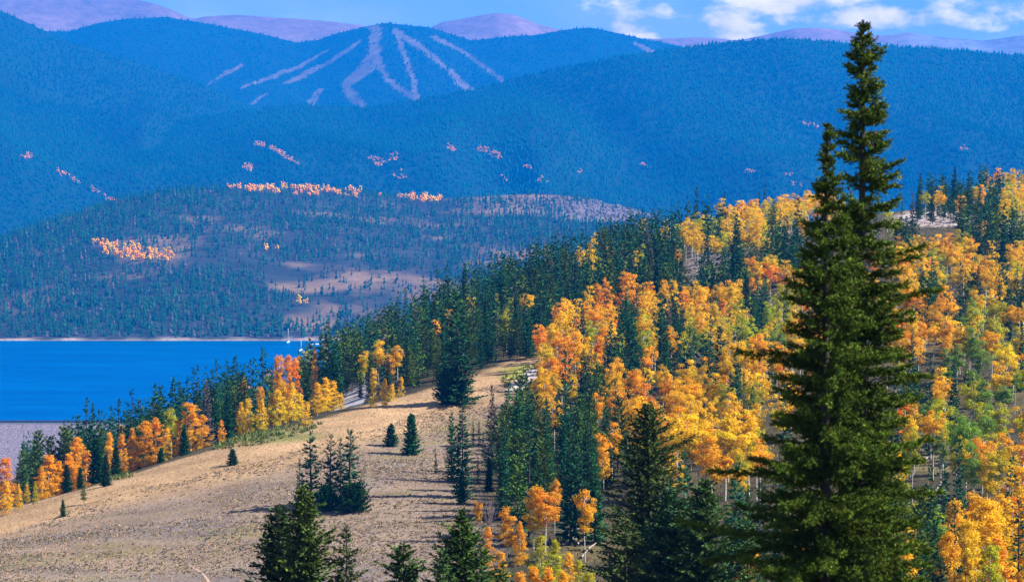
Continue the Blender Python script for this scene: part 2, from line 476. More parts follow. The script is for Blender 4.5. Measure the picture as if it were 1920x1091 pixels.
def strip(name, pts_px, width, mat, label, lift=0.12, ds=1.5):
    """a road that follows the ground; points are (pixel x, pixel y, distance or None)"""
    P = np.array([(pt(*p)[:2] if len(p) == 3 else hit(*p)[:2]) for p in pts_px])
    seg = np.r_[0, np.cumsum(np.hypot(*np.diff(P, axis=0).T))]
    u = np.arange(0, seg[-1], ds)
    x = np.interp(u, seg, P[:, 0]); y = np.interp(u, seg, P[:, 1])
    for _ in range(12):
        x[1:-1] = (x[:-2] + x[2:] + 2 * x[1:-1]) / 4; y[1:-1] = (y[:-2] + y[2:] + 2 * y[1:-1]) / 4
    tx, ty = np.gradient(x), np.gradient(y); l = np.hypot(tx, ty) + 1e-9
    rows = []
    for q in np.linspace(-0.5, 0.5, 6):
        w = width * q * (1 + 0.12 * fbm(u / 6 + q * 9, u * 0, 2))
        X, Y = x - ty / l * w, y + tx / l * w
        rows.append(np.stack([X, Y, zat(X, Y) + lift], -1))
    V = np.stack(rows, 1).reshape(-1, 3)
    o = add(name, make_mesh(name, V, grid_faces(len(u), 6), mat, None, True))
    tag(o, label, kind='structure')
    return o
strip('gravel_road', [(560, 800, 575), (612, 778, 590), (640, 765, 603), (657, 745, 640), (668, 731, 672), (700, 726, 690), (760, 705, 720)], 10.0, M_GRAVEL, 'pale gravel road curving behind the grassy crest')
strip('dirt_track', [(960, 735), (985, 712), (1000, 698), (1015, 690)], 5.0, M_GRAVEL, 'short dirt track beside the green patch on the crest')
strip('foot_trail', [(352, 1060), (372, 1070), (388, 1082), (402, 1110)], 0.45, M_TRAIL, 'thin worn trail running down the lower grassy slope', 0.06)

# ------------------------------------------------------------------ mountains and the hill across the lake
def ridge(name, crest, Dc, Db, zb, label, mat, colour, rows=44, step=8, px0=-560, px1=2480, gully=60, gscale=900, shape=1.0, back=1900, seed=0):
    cx = np.array([c[0] for c in crest], float); cyv = np.array([c[1] for c in crest], float)
    px = np.arange(px0, px1 + 1, step, float)
    py = np.interp(px, cx, cyv) + fbm(px / 60 + seed, px * 0 + seed, 4) * 2.0
    a = (px - CX) / FPX; b_ = -(py - CY) / FPX
    D = np.full(px.shape, float(Dc)) if np.isscalar(Dc) else np.interp(px, [d[0] for d in Dc], [d[1] for d in Dc])
    zc = CAMZ + D / (CP + b_ * SP) * (-SP + b_ * CP)
    zc = np.maximum(zc, zb + 2)
    ts = np.linspace(0, 1, rows)
    rowsP = [np.stack([a * (Db - 60), np.full(px.shape, Db - 60.0), np.full(px.shape, -232.0)], -1)]
    for t_ in ts:
        Y = Db + (D - Db) * t_
        X = a * Y * 1.0
        g = 0.55 * fbm(X / gscale + seed, Y / (gscale * 1.6) + seed, 5) + 0.75 * (0.5 - 1.6 * np.abs(fbm(X / (gscale * 0.8) + 0.25 * Y / gscale + seed * 2, Y / (gscale * 5) + seed, 3)))
        z = zb + (zc - zb) * (t_ ** shape) + (g * gully) * (4.0 * t_ * (1.0 - t_) * min(1.0, 1.75 * (1 - t_)))
        rowsP.append(np.stack([X, Y, z], -1))
    for q in (0.1, 0.25, 0.5, 0.75, 1.0):
        Y = D + back * q
        rowsP.append(np.stack([a * Y, Y, zc + (-232 - zc) * q ** 1.2], -1))
    P = np.stack(rowsP)
    Cc = colour(P)
    o = add(name, make_mesh(name, P.reshape(-1, 3), grid_faces(len(P), len(px)), mat, Cc.reshape(-1, 3), True))
    tag(o, label, kind='structure')
    return P, px

def sample_on(P, npts, r, rows=None):
    """random points spread evenly by area over a grid surface P[row, column]"""
    P = P[rows] if rows is not None else P
    a, b_, c = P[:-1, :-1], P[:-1, 1:], P[1:, :-1]
    area = np.linalg.norm(np.cross((b_ - a)[..., :], (c - a)), axis=-1)
    w = area.ravel() / area.sum()
    k = r.choice(len(w), npts, p=w)
    j, i = np.unravel_index(k, area.shape)
    u, v = r.random(npts)[:, None], r.random(npts)[:, None]
    return (P[j, i] * (1 - u) + P[j, i + 1] * u) * (1 - v) + (P[j + 1, i] * (1 - u) + P[j + 1, i + 1] * u) * v

def cone_trees(P, h, rad, colr, r, sides=5, tiers=1):
    """one mesh of many small conifers standing at P"""
    n = len(P)
    Vs, Fs, Cs = [], [], []
    ang0 = r.random(n) * 6.283
    off = 0
    for t_ in range(tiers):
        zb = (0.06 + 0.42 * t_ / max(1, tiers - 1) * 1.15) if tiers > 1 else 0.04
        zt = 1.0 if t_ == tiers - 1 else zb + 0.5
        rr = 1.0 - 0.38 * t_
        ring = []
        for s in range(sides):
            an = ang0 + 6.283 * s / sides + t_ * 0.6
            q = rad * rr * (0.72 + 0.56 * r.random(n))
            ring.append(np.stack([P[:, 0] + np.cos(an) * q, P[:, 1] + np.sin(an) * q, P[:, 2] + h * (zb + 0.06 * r.random(n))], -1))
        tip = np.stack([P[:, 0] + rad * 0.1 * (r.random(n) - .5), P[:, 1], P[:, 2] + h * zt], -1)
        V = np.stack(ring + [tip], 1)
        base = off + np.arange(n)[:, None] * (sides + 1)
        for s in range(sides):
            Fs.append(np.concatenate([base + s, base + (s + 1) % sides, base + sides], 1))
        Vs.append(V.reshape(-1, 3))
        cc = np.repeat(colr[:, None, :], sides + 1, 1) * (0.8 + 0.4 * r.random((n, sides + 1, 1)))
        Cs.append(cc.reshape(-1, 3))
        off += n * (sides + 1)
    return np.concatenate(Vs), np.concatenate(Fs), np.concatenate(Cs)

def puff_trees(P, h, rad, colr, r, k=7):
    """one mesh of many small round leafy trees: k tilted leaf clumps each"""
    n = len(P)
    Vs, Fs, Cs = [], [], []
    for q in range(k):
        c = P + np.stack([(r.random(n) - .5) * 1.5 * rad, (r.random(n) - .5) * 1.5 * rad, h * (0.3 + 0.6 * r.random(n))], -1)
        s = rad * (0.28 + 0.30 * r.random(n))
        d1 = r.normal(size=(n, 3)); d1 /= np.linalg.norm(d1, axis=1)[:, None]
        d2 = np.cross(d1, r.normal(size=(n, 3))); d2 /= np.linalg.norm(d2, axis=1)[:, None]
        d3 = np.cross(d1, d2)
        quad = np.stack([c + d1 * s[:, None], c + d2 * s[:, None], c - d1 * s[:, None], c - d2 * s[:, None], c + d3 * s[:, None] * .8, c - d3 * s[:, None] * .8], 1)
        o = np.arange(n)[:, None] * 6 + q * n * 6
        for tri in ((0, 1, 4), (1, 2, 4), (2, 3, 4), (3, 0, 4), (1, 0, 5), (2, 1, 5), (3, 2, 5), (0, 3, 5)):
            Fs.append(o + np.array(tri)[None])
        Vs.append(quad.reshape(-1, 3))
        Cs.append((np.repeat(colr[:, None], 6, 1) * (0.75 + 0.5 * r.random((n, 1, 1)))).reshape(-1, 3))
    return np.concatenate(Vs), np.concatenate(Fs), np.concatenate(Cs)

# bare alpine summits, farthest back
ROCK = np.array((0.24, 0.14, 0.12))
def alp_col(P):
    uv, _ = proj(P)
    n1 = fbm(P[..., 0] / 700, P[..., 1] / 700, 4)[..., None]
    c = ROCK * (1 + 0.35 * n1)
    cliff = np.clip((uv[..., 0] - 1640) / 90, 0, 1)[..., None]
    return c * (1 - cliff) + np.array((0.20, 0.19, 0.20)) * (1 + 0.6 * n1) * cliff
ridge('alpine_range', [(-560, 30), (-300, -30), (-120, -42), (60, -38), (160, -18), (245, -2), (290, 6), (330, 20), (362, 36), (385, 32), (440, 28), (500, 32), (560, 36), (620, 40), (680, 48), (740, 70), (790, 60), (830, 42), (880, 33), (930, 25), (965, 29), (1010, 45), (1050, 56), (1120, 75), (1235, 73), (1300, 71), (1380, 76), (1440, 64), (1490, 53), (1540, 52), (1600, 62), (1650, 68), (1700, 61), (1730, 66), (1780, 72), (1840, 76), (1880, 70), (1920, 65), (2100, 90), (2300, 60), (2480, 80)],
      17600, 15000, 60, 'bare tan alpine summits along the skyline', M_ALPINE, alp_col, rows=40, gully=140, gscale=1900, shape=0.8, back=2000, seed=3)

RUNS = [([(690, 50), (706, 55), (704, 80), (700, 105), (686, 132), (660, 150), (648, 160), (656, 178), (684, 202)], [14, 26, 28, 34, 34, 24, 22, 26, 14]),
        ([(708, 110), (718, 135), (730, 152), (752, 170), (778, 186)], [20, 14, 14, 16, 14]),
        ([(742, 58), (752, 88), (764, 120), (775, 150), (781, 186)], [12, 12, 14, 14, 12]),
        ([(745, 60), (782, 86), (815, 108), (836, 130)], [12, 16, 14, 8]), ([(845, 134), (862, 155), (886, 172)], [12, 20, 12]),
        ([(812, 70), (838, 82), (872, 100), (902, 122), (944, 152)], [12, 12, 7, 10, 10]),
        ([(675, 78), (650, 95), (612, 118)], [8, 10, 5]), ([(618, 92), (560, 126), (500, 148), (452, 166)], [4, 9, 10, 5]),
        ([(628, 112), (595, 128), (565, 144), (535, 156)], [5, 12, 16, 8]), ([(600, 170), (582, 195)], [14, 18]),
        ([(452, 124), (425, 138), (390, 158)], [10, 10, 4]), ([(500, 175), (470, 196)], [6, 4]), ([(1190, 82), (1215, 94), (1240, 102)], [8, 9, 4])]
def runs_mask(px, py, r=None):
    m = np.zeros(np.shape(px), bool)
    jag = 1.0 if r is None else (0.6 + 0.8 * r)
    for pts_, w in RUNS:
        for (x1, y1), (x2, y2), w1, w2 in zip(pts_[:-1], pts_[1:], w[:-1], w[1:]):
            L2 = (x2 - x1) ** 2 + (y2 - y1) ** 2
            t_ = np.clip(((px - x1) * (x2 - x1) + (py - y1) * (y2 - y1)) / L2, 0, 1)
            d = np.hypot(px - x1 - t_ * (x2 - x1), py - y1 - t_ * (y2 - y1))
            m |= d < (w1 + (w2 - w1) * t_) * 0.37 * jag
    return m
FLOOR = np.array((0.006, 0.034, 0.026))
def wood_col(P):
    uv, _ = proj(P)
    c = np.ones(P.shape) * FLOOR
    return c
def ski_col(P):
    uv, _ = proj(P)
    c = np.ones(P.shape) * FLOOR
    m = runs_mask(uv[..., 0], uv[..., 1], fbm(P[..., 0] / 60, P[..., 1] / 60, 2) * .5 + .5)
    return np.where(m[..., None], np.array((0.130, 0.10, 0.085)) * (1 + 0.5 * fbm(P[..., 0] / 25, P[..., 1] / 60, 3)[..., None]), c)
PE, _ = ridge('ski_mountain', [(-560, -20), (-100, 40), (60, 60), (135, 60), (190, 43), (250, 36), (310, 33), (370, 40), (420, 50), (500, 66), (560, 80), (600, 76), (640, 61), (690, 49), (720, 44), (760, 47), (800, 51), (850, 66), (885, 76), (930, 71), (1000, 66), (1050, 58), (1110, 53), (1150, 60), (1200, 72), (1260, 84), (1400, 120), (1700, 150), (2480, 160)],
              14600, 11300, -160, 'forested mountain with pale ski runs cut down its face', M_MOUNT, ski_col, rows=90, step=5, gully=160, gscale=1050, shape=1.0, seed=8)
PA, _ = ridge('western_mountain', [(-560, -160), (-200, -60), (-60, -5), (0, 19), (60, 45), (130, 80), (200, 101), (250, 116), (340, 146), (390, 163), (460, 196), (600, 250), (760, 330), (900, 400), (1200, 440), (2480, 460)],
              11400, 8800, -160, 'dark forested mountain sloping down from the upper left', M_MOUNT, wood_col, gully=300, gscale=1150, seed=21)
PD, _ = ridge('eastern_mountain', [(-560, 60), (-200, 100), (0, 140), (90, 180), (165, 206), (300, 232), (460, 208), (560, 198), (700, 203), (790, 187), (890, 168), (960, 150), (1060, 128), (1160, 108), (1280, 91), (1340, 81), (1420, 75), (1480, 73), (1560, 80), (1650, 85), (1750, 92), (1850, 100), (1920, 105), (2200, 90), (2480, 120)],
              10500, 7800, -160, 'broad dark forested mountainside across the whole view', M_MOUNT, wood_col, gully=320, gscale=1000, seed=33)
def far_forest(name, P, n, label, skip=None, seed=1):
    r = np.random.default_rng(seed)
    pts_ = sample_on(P, n, r, slice(2, len(P) - 4))
    uv, _ = proj(pts_)
    keep = (uv[:, 0] > -260) & (uv[:, 0] < 2180) & (uv[:, 1] < 520)
    if skip is not None:
        keep &= ~skip(uv[:, 0], uv[:, 1], r.random(n)) | (r.random(n) < 0.07)
    pts_ = pts_[keep]; k = len(pts_)
    c = np.array((0.004, 0.040, 0.028))[None] * (0.75 + 0.5 * r.random((k, 1))) * (1.25 + 1.0 * fbm(pts_[:, 0] / 420 + 0.3 * pts_[:, 1] / 420, pts_[:, 1] / 1500, 4))[:, None]  # downslope tone bands: shading of folds put into the colour, along with forest variety
    V, F, Cc = cone_trees(pts_, 12 + 9 * r.random(k), 3.8 + 2.2 * r.random(k), c, r, sides=4)
    o = add(name, make_mesh(name, V, F, M_FAR, Cc)); o.visible_shadow = True
    tag(o, label, kind='stuff')
far_forest('ski_mountain_forest', PE, 42000, 'dark conifer forest covering the ski mountain between its runs', runs_mask, 2)
far_forest('western_mountain_forest', PA, 32000, 'dark conifer forest covering the mountain at the upper left', None, 3)
far_forest('eastern_mountain_forest', PD, 58000, 'dark conifer forest covering the broad mountainside', None, 4)

# hill across the lake
def mid_open(px, py, P=None):
    """0 closed forest .. 1 open ground"""
    o = np.full(np.shape(px), 0.10)
    def blob(x, y, rx, ry, v):
        nonlocal o
        e = ((px - x) / rx) ** 2 + ((py - y) / ry) ** 2
        w = np.clip(1.5 - e, 0, 1)
        o = np.maximum(o, v * w)
    blob(600, 520, 120, 34, 0.72); blob(700, 495, 150, 26, 0.58); blob(590, 590, 60, 36, 0.72); blob(330, 470, 170, 45, 0.42); blob(760, 560, 130, 60, 0.66)
    blob(260, 530, 90, 40, 0.35); blob(950, 385, 180, 22, 0.66); blob(1140, 395, 110, 20, 0.98); blob(600, 410, 300, 40, 0.35); blob(880, 470, 160, 40, 0.5); blob(1030, 372, 60, 8, 0.9)
    blob(500, 460, 120, 30, .4)
    return o
def mid_col(P):
    uv, _ = proj(P)
    op = mid_open(uv[..., 0], uv[..., 1])
    n1 = fbm(P[..., 0] / 90, P[..., 1] / 90, 4)
    c = np.ones(P.shape) * np.array((0.028, 0.034, 0.030)) * (1 + 0.5 * n1[..., None])
    tan = np.array((0.20, 0.125, 0.065))
    w = np.clip((op - 0.42) * 2 + fbm(P[..., 0] / 150 + 3, P[..., 1] / 150, 4) * 1.5, 0, 1)[..., None]
    c = c * (1 - w) + tan * w
    rock = np.clip(1.4 - ((uv[..., 0] - 1120) / 130) ** 2 - ((uv[..., 1] - 392) / 22) ** 2, 0, 1)[..., None]
    c = c * (1 - rock) + np.array((0.13, 0.105, 0.09)) * (1 + 0.6 * fbm(P[..., 0] / 14, P[..., 1] / 30, 3)[..., None]) * rock
    beach = np.clip((LZ + 3.2 + 3.0 * fbm(P[..., 0] / 60, P[..., 1] / 60, 3) - P[..., 2]) / 1.5, 0, 1)[..., None]
    return c * (1 - beach) + np.array((0.36, 0.27, 0.22)) * beach
PM, _ = ridge('peninsula_hill', [(-560, 560), (-200, 520), (-60, 478), (0, 452), (40, 432), (100, 415), (160, 398), (220, 380), (280, 366), (340, 358), (420, 355), (500, 355), (600, 358), (700, 364), (780, 372), (830, 374), (900, 368), (1000, 364), (1060, 367), (1120, 378), (1180, 392), (1240, 410), (1300, 420), (1500, 440), (1800, 450), (2480, 470)],
              [(a_, b_ * KF) for a_, b_ in [(-560, 3300), (0, 3300), (300, 3500), (700, 3650), (1100, 3700), (2480, 3800)]], 2555 * KF, LZ - 1.0, 'rounded hill across the lake with scattered conifers and open tan ground', M_MID, mid_col, rows=90, step=6, gully=16, gscale=330, shape=0.92, back=1500, seed=14)
r = np.random.default_rng(6)
pts_ = sample_on(PM, 90000, r, slice(1, len(PM) - 2))
uv, dd = proj(pts_)
op = mid_open(uv[:, 0], uv[:, 1]) + 0.55 * fbm(pts_[:, 0] / 120, pts_[:, 1] / 120, 4) + 0.15 * fbm(pts_[:, 0] / 26, pts_[:, 1] / 26, 2)
asp = (inside(uv[:, 0], uv[:, 1], [(165, 462), (190, 456), (260, 470), (335, 482), (330, 494), (250, 496), (200, 482)])
       | (inside(uv[:, 0], uv[:, 1], [(415, 352), (480, 350), (600, 354), (700, 360), (830, 370), (820, 384), (700, 376), (560, 370), (430, 362)]) & (fbm(pts_[:, 0] / 40, pts_[:, 1] / 80, 3) > 0.0))
       | inside(uv[:, 0], uv[:, 1], [(548, 570), (580, 572), (582, 588), (550, 586)]) | inside(uv[:, 0], uv[:, 1], [(494, 462), (520, 466), (518, 478), (496, 474)]))
keep = (r.random(len(pts_)) > np.clip(op * 1.25, 0.0, 0.97)) & (pts_[:, 2] > LZ + 4.0) & (uv[:, 0] > -220) & (uv[:, 0] < 1500) & (~asp | (r.random(len(pts_)) < 0.30))
keep &= r.random(len(pts_)) < 0.75
Pc = pts_[keep]; k = len(Pc)
g = r.random((k, 1))
cc = (np.array((0.003, 0.036, 0.030)) * (1 - g) + np.array((0.016, 0.066, 0.024)) * g) * (0.6 + 0.8 * r.random((k, 1)))
dead = r.random(k) < 0.04
cc[dead] = np.array((0.10, 0.075, 0.07))
V, F, Cc = cone_trees(Pc, 8 + 15 * r.random(k) ** 1.6, 2.2 + 2.2 * r.random(k), cc, r, sides=5, tiers=2)
o = add('peninsula_forest', make_mesh('peninsula_forest', V, F, M_FAR, Cc))
tag(o, 'scattered blue green conifer forest on the hill across the lake', kind='stuff')
ka = asp & (r.random(len(pts_)) < 0.42) & (fbm(pts_[:, 0] / 22 + 5, pts_[:, 1] / 40, 2) > -0.25)
Pa = pts_[ka]; k = len(Pa)
pal = np.array([(0.95, 0.30, 0.0), (0.95, 0.37, 0.0), (0.95, 0.44, 0.0), (0.75, 0.46, 0.0)])
V, F, Cc = puff_trees(Pa, 11 + 11 * r.random(k), 3.4 + 2.2 * r.random(k), pal[r.integers(0, 4, k)], r, 16)
o = add('peninsula_aspen_wood', make_mesh('peninsula_aspen_wood', V, F, M_FAR, Cc))
tag(o, 'small golden aspen stands on the hill across the lake', kind='stuff')
# aspens that colour strips of the far mountainsides
AS = [(125, 333, 28, 5), (188, 366, 24, 6), (52, 297, 14, 4), (488, 274, 14, 4), (535, 297, 26, 5), (710, 307, 16, 8), (740, 297, 8, 7), (748, 333, 18, 9), (930, 297, 13, 6), (945, 340, 10, 5), (985, 318, 14, 3), (1015, 343, 10, 6),
      (1088, 330, 6, 5), (1520, 240, 18, 6), (1805, 285, 12, 6), (1410, 328, 12, 5), (1490, 350, 12, 4), (1480, 330, 8, 7), (905, 285, 20, 6), (845, 282, 8, 6), (1210, 315, 10, 4), (1670, 340, 16, 4), (240, 128, 14, 5), (465, 318, 12, 7)]
r = np.random.default_rng(9)
cand = sample_on(PD, 150000, r, slice(2, len(PD) - 5))
uv, _ = proj(cand)
sel = np.zeros(len(cand), bool)
for (x, y, rx, ry) in AS:
    slope = 0.6 if rx > 20 else 0.1
    dx, dy = uv[:, 0] - x, uv[:, 1] - y
    sel |= (np.hypot(dx / rx, (dy - dx * slope) / ry) + 0.7 * fbm(cand[:, 0] / 70, cand[:, 1] / 70, 3) < 1.0) & (r.random(len(cand)) < 0.6)
Pa = cand[sel]; k = len(Pa)
pal = np.array([(0.90, 0.33, 0.0), (0.90, 0.40, 0.0), (0.85, 0.28, 0.0)])
V, F, Cc = puff_trees(Pa, 12 + 8 * r.random(k), 4.0 + 2.4 * r.random(k), pal[r.integers(0, 3, k)], r, 5)
o = add('far_aspen_wood', make_mesh('far_aspen_wood', V, F, M_FAR, Cc))
tag(o, 'small pinkish aspen stands dotted low on the far mountainside', kind='stuff')

# ground sheet, lake, dam
V = np.array([(-9800, -500, -233), (9800, -500, -233), (9800, 19700, -233), (-9800, 19700, -233)])
tag(add('valley_floor', make_mesh('valley_floor', V, np.array([[0, 1, 2, 3]]), noise_mat('valley_ground', (0.06, 0.055, 0.03), (0.12, 0.10, 0.06), 0.02))), 'low ground of the valley', kind='structure')
V = np.array([(-2600, 1741, 0), (500, 1741, 0), (500, 2680, 0), (-2600, 2680, 0)]) * KF + np.array((0, 0, LZ))
tag(add('lake', make_mesh('lake', V, np.array([[0, 1, 2, 3]]), M_WATER)), 'deep blue lake below the hill', kind='structure')
dam = add('dam', None, loc=(-700 * KF, 1740 * KF, LZ), scale=KF)
tag(dam, 'long rock faced dam holding back the lake', 'dam')
def box(x0, x1, y0, y1, z0, z1):
    V = np.array([(x, y, z) for z in (z0, z1) for y in (y0, y1) for x in (x0, x1)], float)
    F = np.array([(0, 2, 3, 1), (4, 5, 7, 6), (0, 1, 5, 4), (2, 6, 7, 3), (0, 4, 6, 2), (1, 3, 7, 5)])
    return V, F
def joined(parts):
    Vs, Fs, o = [], [], 0
    for V, F in parts:
        Vs.append(V); Fs.append(F + o); o += len(V)
    return np.concatenate(Vs), np.concatenate(Fs)
gx, gt = np.meshgrid(np.arange(-900, 701, 5.0), np.linspace(0, 1, 60))
dz = 1.6 - gt * 84 + fbm(gx / 5, gt * 40, 3) * 0.7 * np.clip((gt - 0.06) * 20, 0, 1)
V = np.stack([gx, -8 - gt * 170 + fbm(gx / 80, gt * 3, 2) * 4 * gt, dz], -1).reshape(-1, 3)
add('rock_face', make_mesh('rock_face', V, grid_faces(60, gx.shape[1]), M_RIPRAP), dam)
add('crest_road', make_mesh('crest_road', *box(-900, 700, -8, 3, -4, 1.75), M_ASPHALT), dam)
V, F = joined([box(-900, 700, 2.4, 2.9, 1.75, 3.3)])
add('parapet', make_mesh('parapet', V, F, M_RAIL), dam)

# boats
def sailboat(px, py, Y, mast, hull, rz, label, s=1.0):
    x, y, _ = pt(px, py, Y * KF)
    b_ = add('sailboat', None, loc=(x, y, LZ + 0.02), rz=rz, scale=s * KF)
    tag(b_, label, 'sailboat')
    st = np.linspace(-1, 1, 9); V = []; F = []
    for i, u in enumerate(st):
        w = 1.5 * (1 - max(0, u) ** 2.2) * (1 - 0.35 * max(0, -u))
        zt = 1.1 + 0.25 * u * u
        for q in (-1, -0.72, 0, 0.72, 1):
            V.append((u * hull / 2, q * w, zt if abs(q) == 1 else (0.25 if abs(q) < 1 and q else -0.2)))
    V = np.array(V, float)
    F = grid_faces(9, 5)
    top = np.array([[i * 5, (i + 1) * 5, (i + 1) * 5 + 4, i * 5 + 4] for i in range(8)])
    V2 = np.concatenate([V, V]); V2[45:, 2] -= 0.02
    h_ = add('hull', make_mesh('hull', V, np.concatenate([F, top]), M_HULL), b_)
    add('cabin', make_mesh('cabin', *box(-hull * .12, hull * .2, -0.8, 0.8, 1.1, 1.75), M_HULL), b_)
    add('mast', make_mesh('mast', *box(0.4, 0.7, -0.15, 0.15, 1.1, mast), M_MAST), b_)
    add('boom', make_mesh('boom', *box(-3.2, 0.4, -0.22, 0.22, 2.3, 2.8), M_CANVAS), b_)
sailboat(540, 640, 2530, 15.5, 9, R(70), 'white sailboat with tall bare mast moored by the far shore')
sailboat(564, 650, 2420, 12.0, 8, R(60), 'smaller sailboat with thin mast just off the spruce tops')
x, y, _ = pt(591, 643, 2500 * KF)
mb = add('motorboat', None, loc=(x, y, LZ + 0.02), rz=R(15), scale=KF); tag(mb, 'low white motorboat near the point of the wooded shore', 'boat')
V = []
for i, u in enumerate(np.linspace(-1, 1, 9)):
    w = 1.6 * (1 - max(0, u) ** 2.5)
    for q in (-1, -.7, 0, .7, 1): V.append((u * 5, q * w, 1.2 + .3 * u if abs(q) == 1 else (.2 if q else -.2)))
add('hull', make_mesh('hull', np.array(V), np.concatenate([grid_faces(9, 5), np.array([[i * 5, (i + 1) * 5, (i + 1) * 5 + 4, i * 5 + 4] for i in range(8)])]), M_HULL), mb)
add('cabin', make_mesh('cabin', *box(-1.5, 1.6, -1, 1, 1.0, 2.6), M_CANVAS), mb)

# ------------------------------------------------------------------ tree builders
def unit(v):
    return v / (np.linalg.norm(v, axis=-1, keepdims=True) + 1e-9)

def diamonds(P, D, L, Wd, r, C, mid=0.45):
    """flat pointed sprays: base P, direction D, length L, width Wd"""
    n = len(P)
    side = unit(np.cross(D, unit(np.array((0, 0, 1.0)) + r.normal(size=(n, 3)) * 0.55)))
    m = P + D * (L * mid)[:, None]
    V = np.stack([P, m + side * (Wd / 2)[:, None], P + D * L[:, None], m - side * (Wd / 2)[:, None]], 1).reshape(-1, 3)
    F = np.arange(n * 4).reshape(n, 4)
    return V, F, np.repeat(C, 4, 0)

def branches(r, h, prof, dz, nb, base=0.05, e_low=-0.30, e_top=0.55, jit=0.30, lean=0.0, gap=0.0, tier=0.0):
    """origins, azimuths, lengths and lift angles of a conifer's limbs"""
    z = np.arange(h * base, h * 0.985, dz)
    O, A_, L, E, T = [], [], [], [], []
    for zi in z:
        t_ = zi / h
        k = max(3, int(round(nb * (0.55 + 0.45 * (1 - t_)) + r.normal() * 0.7)))
        a0 = r.random() * 6.283; tm = 1 + tier * r.normal()
        for q in range(k):
            if r.random() < gap: continue
            O.append(zi + r.normal() * dz * 0.35); A_.append(a0 + 6.283 * q / k + r.normal() * 0.25)
            L.append(max(0.06, prof(t_) * tm * (1 + jit * r.normal()))); E.append(e_low + (e_top - e_low) * t_ ** 1.3 + r.normal() * 0.10); T.append(t_)
    return [np.array(v) for v in (O, A_, L, E, T)]

def twigs(r, B, step, tw, up=0.25, start=0.12, h=1.0, three=True, vz_s=0.22):
    """points, directions and lengths of the side twigs along the limbs"""
    O, A_, L, E, T = B
    ns = np.maximum(2, np.ceil(L * (1 - start) / step).astype(int))
    idx = np.repeat(np.arange(len(O)), ns)
    k = np.concatenate([np.arange(m) for m in ns]); u = (k + r.random(len(k)) * 0.6) / np.repeat(ns, ns)
    s = L[idx] * (start + (1 - start) * np.minimum(u, 1))
    fr = s / L[idx]
    hx = s * np.cos(E[idx]); hz = s * np.sin(E[idx]) + up * L[idx] * fr ** 2.2
    P = np.stack([np.cos(A_[idx]) * hx, np.sin(A_[idx]) * hx, np.maximum(O[idx] + hz, 0.05)], -1)
    slope = np.sin(E[idx]) + up * 2.2 * fr ** 1.2
    out = []
    for sgn in ((-1, 1, 0) if three else (-1, 1)):
        da = sgn * (0.95 - 0.45 * fr + r.normal(size=len(idx)) * 0.2) + (r.normal(size=len(idx)) * 0.25 if sgn == 0 else 0)
        an = A_[idx] + da
        vz = slope * 0.8 + r.normal(size=len(idx)) * vz_s + (0.12 if sgn == 0 else -0.05)
        D = unit(np.stack([np.cos(an), np.sin(an), vz], -1))
        ln = np.minimum(tw * (1.15 - 0.45 * fr) * (0.7 + 0.6 * r.random(len(idx))), L[idx] * 0.9 + 0.12 * tw)
        out.append((P + r.normal(size=P.shape) * tw * 0.06, D, ln, fr))
    return [np.concatenate([o_[i] for o_ in out]) for i in range(4)]

def tone(r, n, var=0.25, warm=0.0):
    v = 1 + var * r.normal(size=(n, 1))
    c = np.clip(v, 0.45, 1.7) * np.ones((n, 3))
    c[:, 0] *= 1 + warm * r.random(n); c[:, 2] *= 1 - 0.25 * r.random(n)
    return c

def limb_mesh(r, B, w, every=1):
    """thin woody blades for the limbs themselves"""
    O, A_, L, E, T = [b_[::every] for b_ in B]
    P = np.stack([O * 0, O * 0, O], -1)
    D = unit(np.stack([np.cos(A_) * np.cos(E), np.sin(A_) * np.cos(E), np.sin(E)], -1))
    return diamonds(P, D, L * 0.85, np.full(len(O), w), r, np.tile(np.array((1.2, 0.9, 0.8)) * 0.8, (len(O), 1)), 0.1)

def stack(parts):
    if any(p[1].shape[1] == 3 for p in parts):
        parts = [(V, F if F.shape[1] == 3 else np.concatenate([F[:, [0, 1, 2]], F[:, [0, 2, 3]]]), C_) for V, F, C_ in parts]
    Vs, Fs, Cs, o = [], [], [], 0
    for V, F, C_ in parts:
        Vs.append(V); Fs.append(F + o); Cs.append(C_); o += len(V)
    return np.concatenate(Vs), np.concatenate(Fs), np.concatenate(Cs)

def tube(path, rad, sides=6):
    path = np.asarray(path, float); rad = np.asarray(rad, float)
    an = np.arange(sides) / sides * 6.283
    ring = np.stack([np.cos(an), np.sin(an), an * 0], -1)
    d = np.gradient(path, axis=0); d = unit(d)
    V = []
    for p, q, dd_ in zip(path, rad, d):
        x = unit(np.cross(dd_, np.array((0.13, 0.97, 0.2)))); y = np.cross(dd_, x)
        V.append(p + (np.cos(an)[:, None] * x + np.sin(an)[:, None] * y) * q)
    V = np.concatenate(V)
    F = []
    for i in range(len(path) - 1):
        for s in range(sides):
            F.append((i * sides + s, i * sides + (s + 1) % sides, (i + 1) * sides + (s + 1) % sides, (i + 1) * sides + s))
    return V, np.array(F)

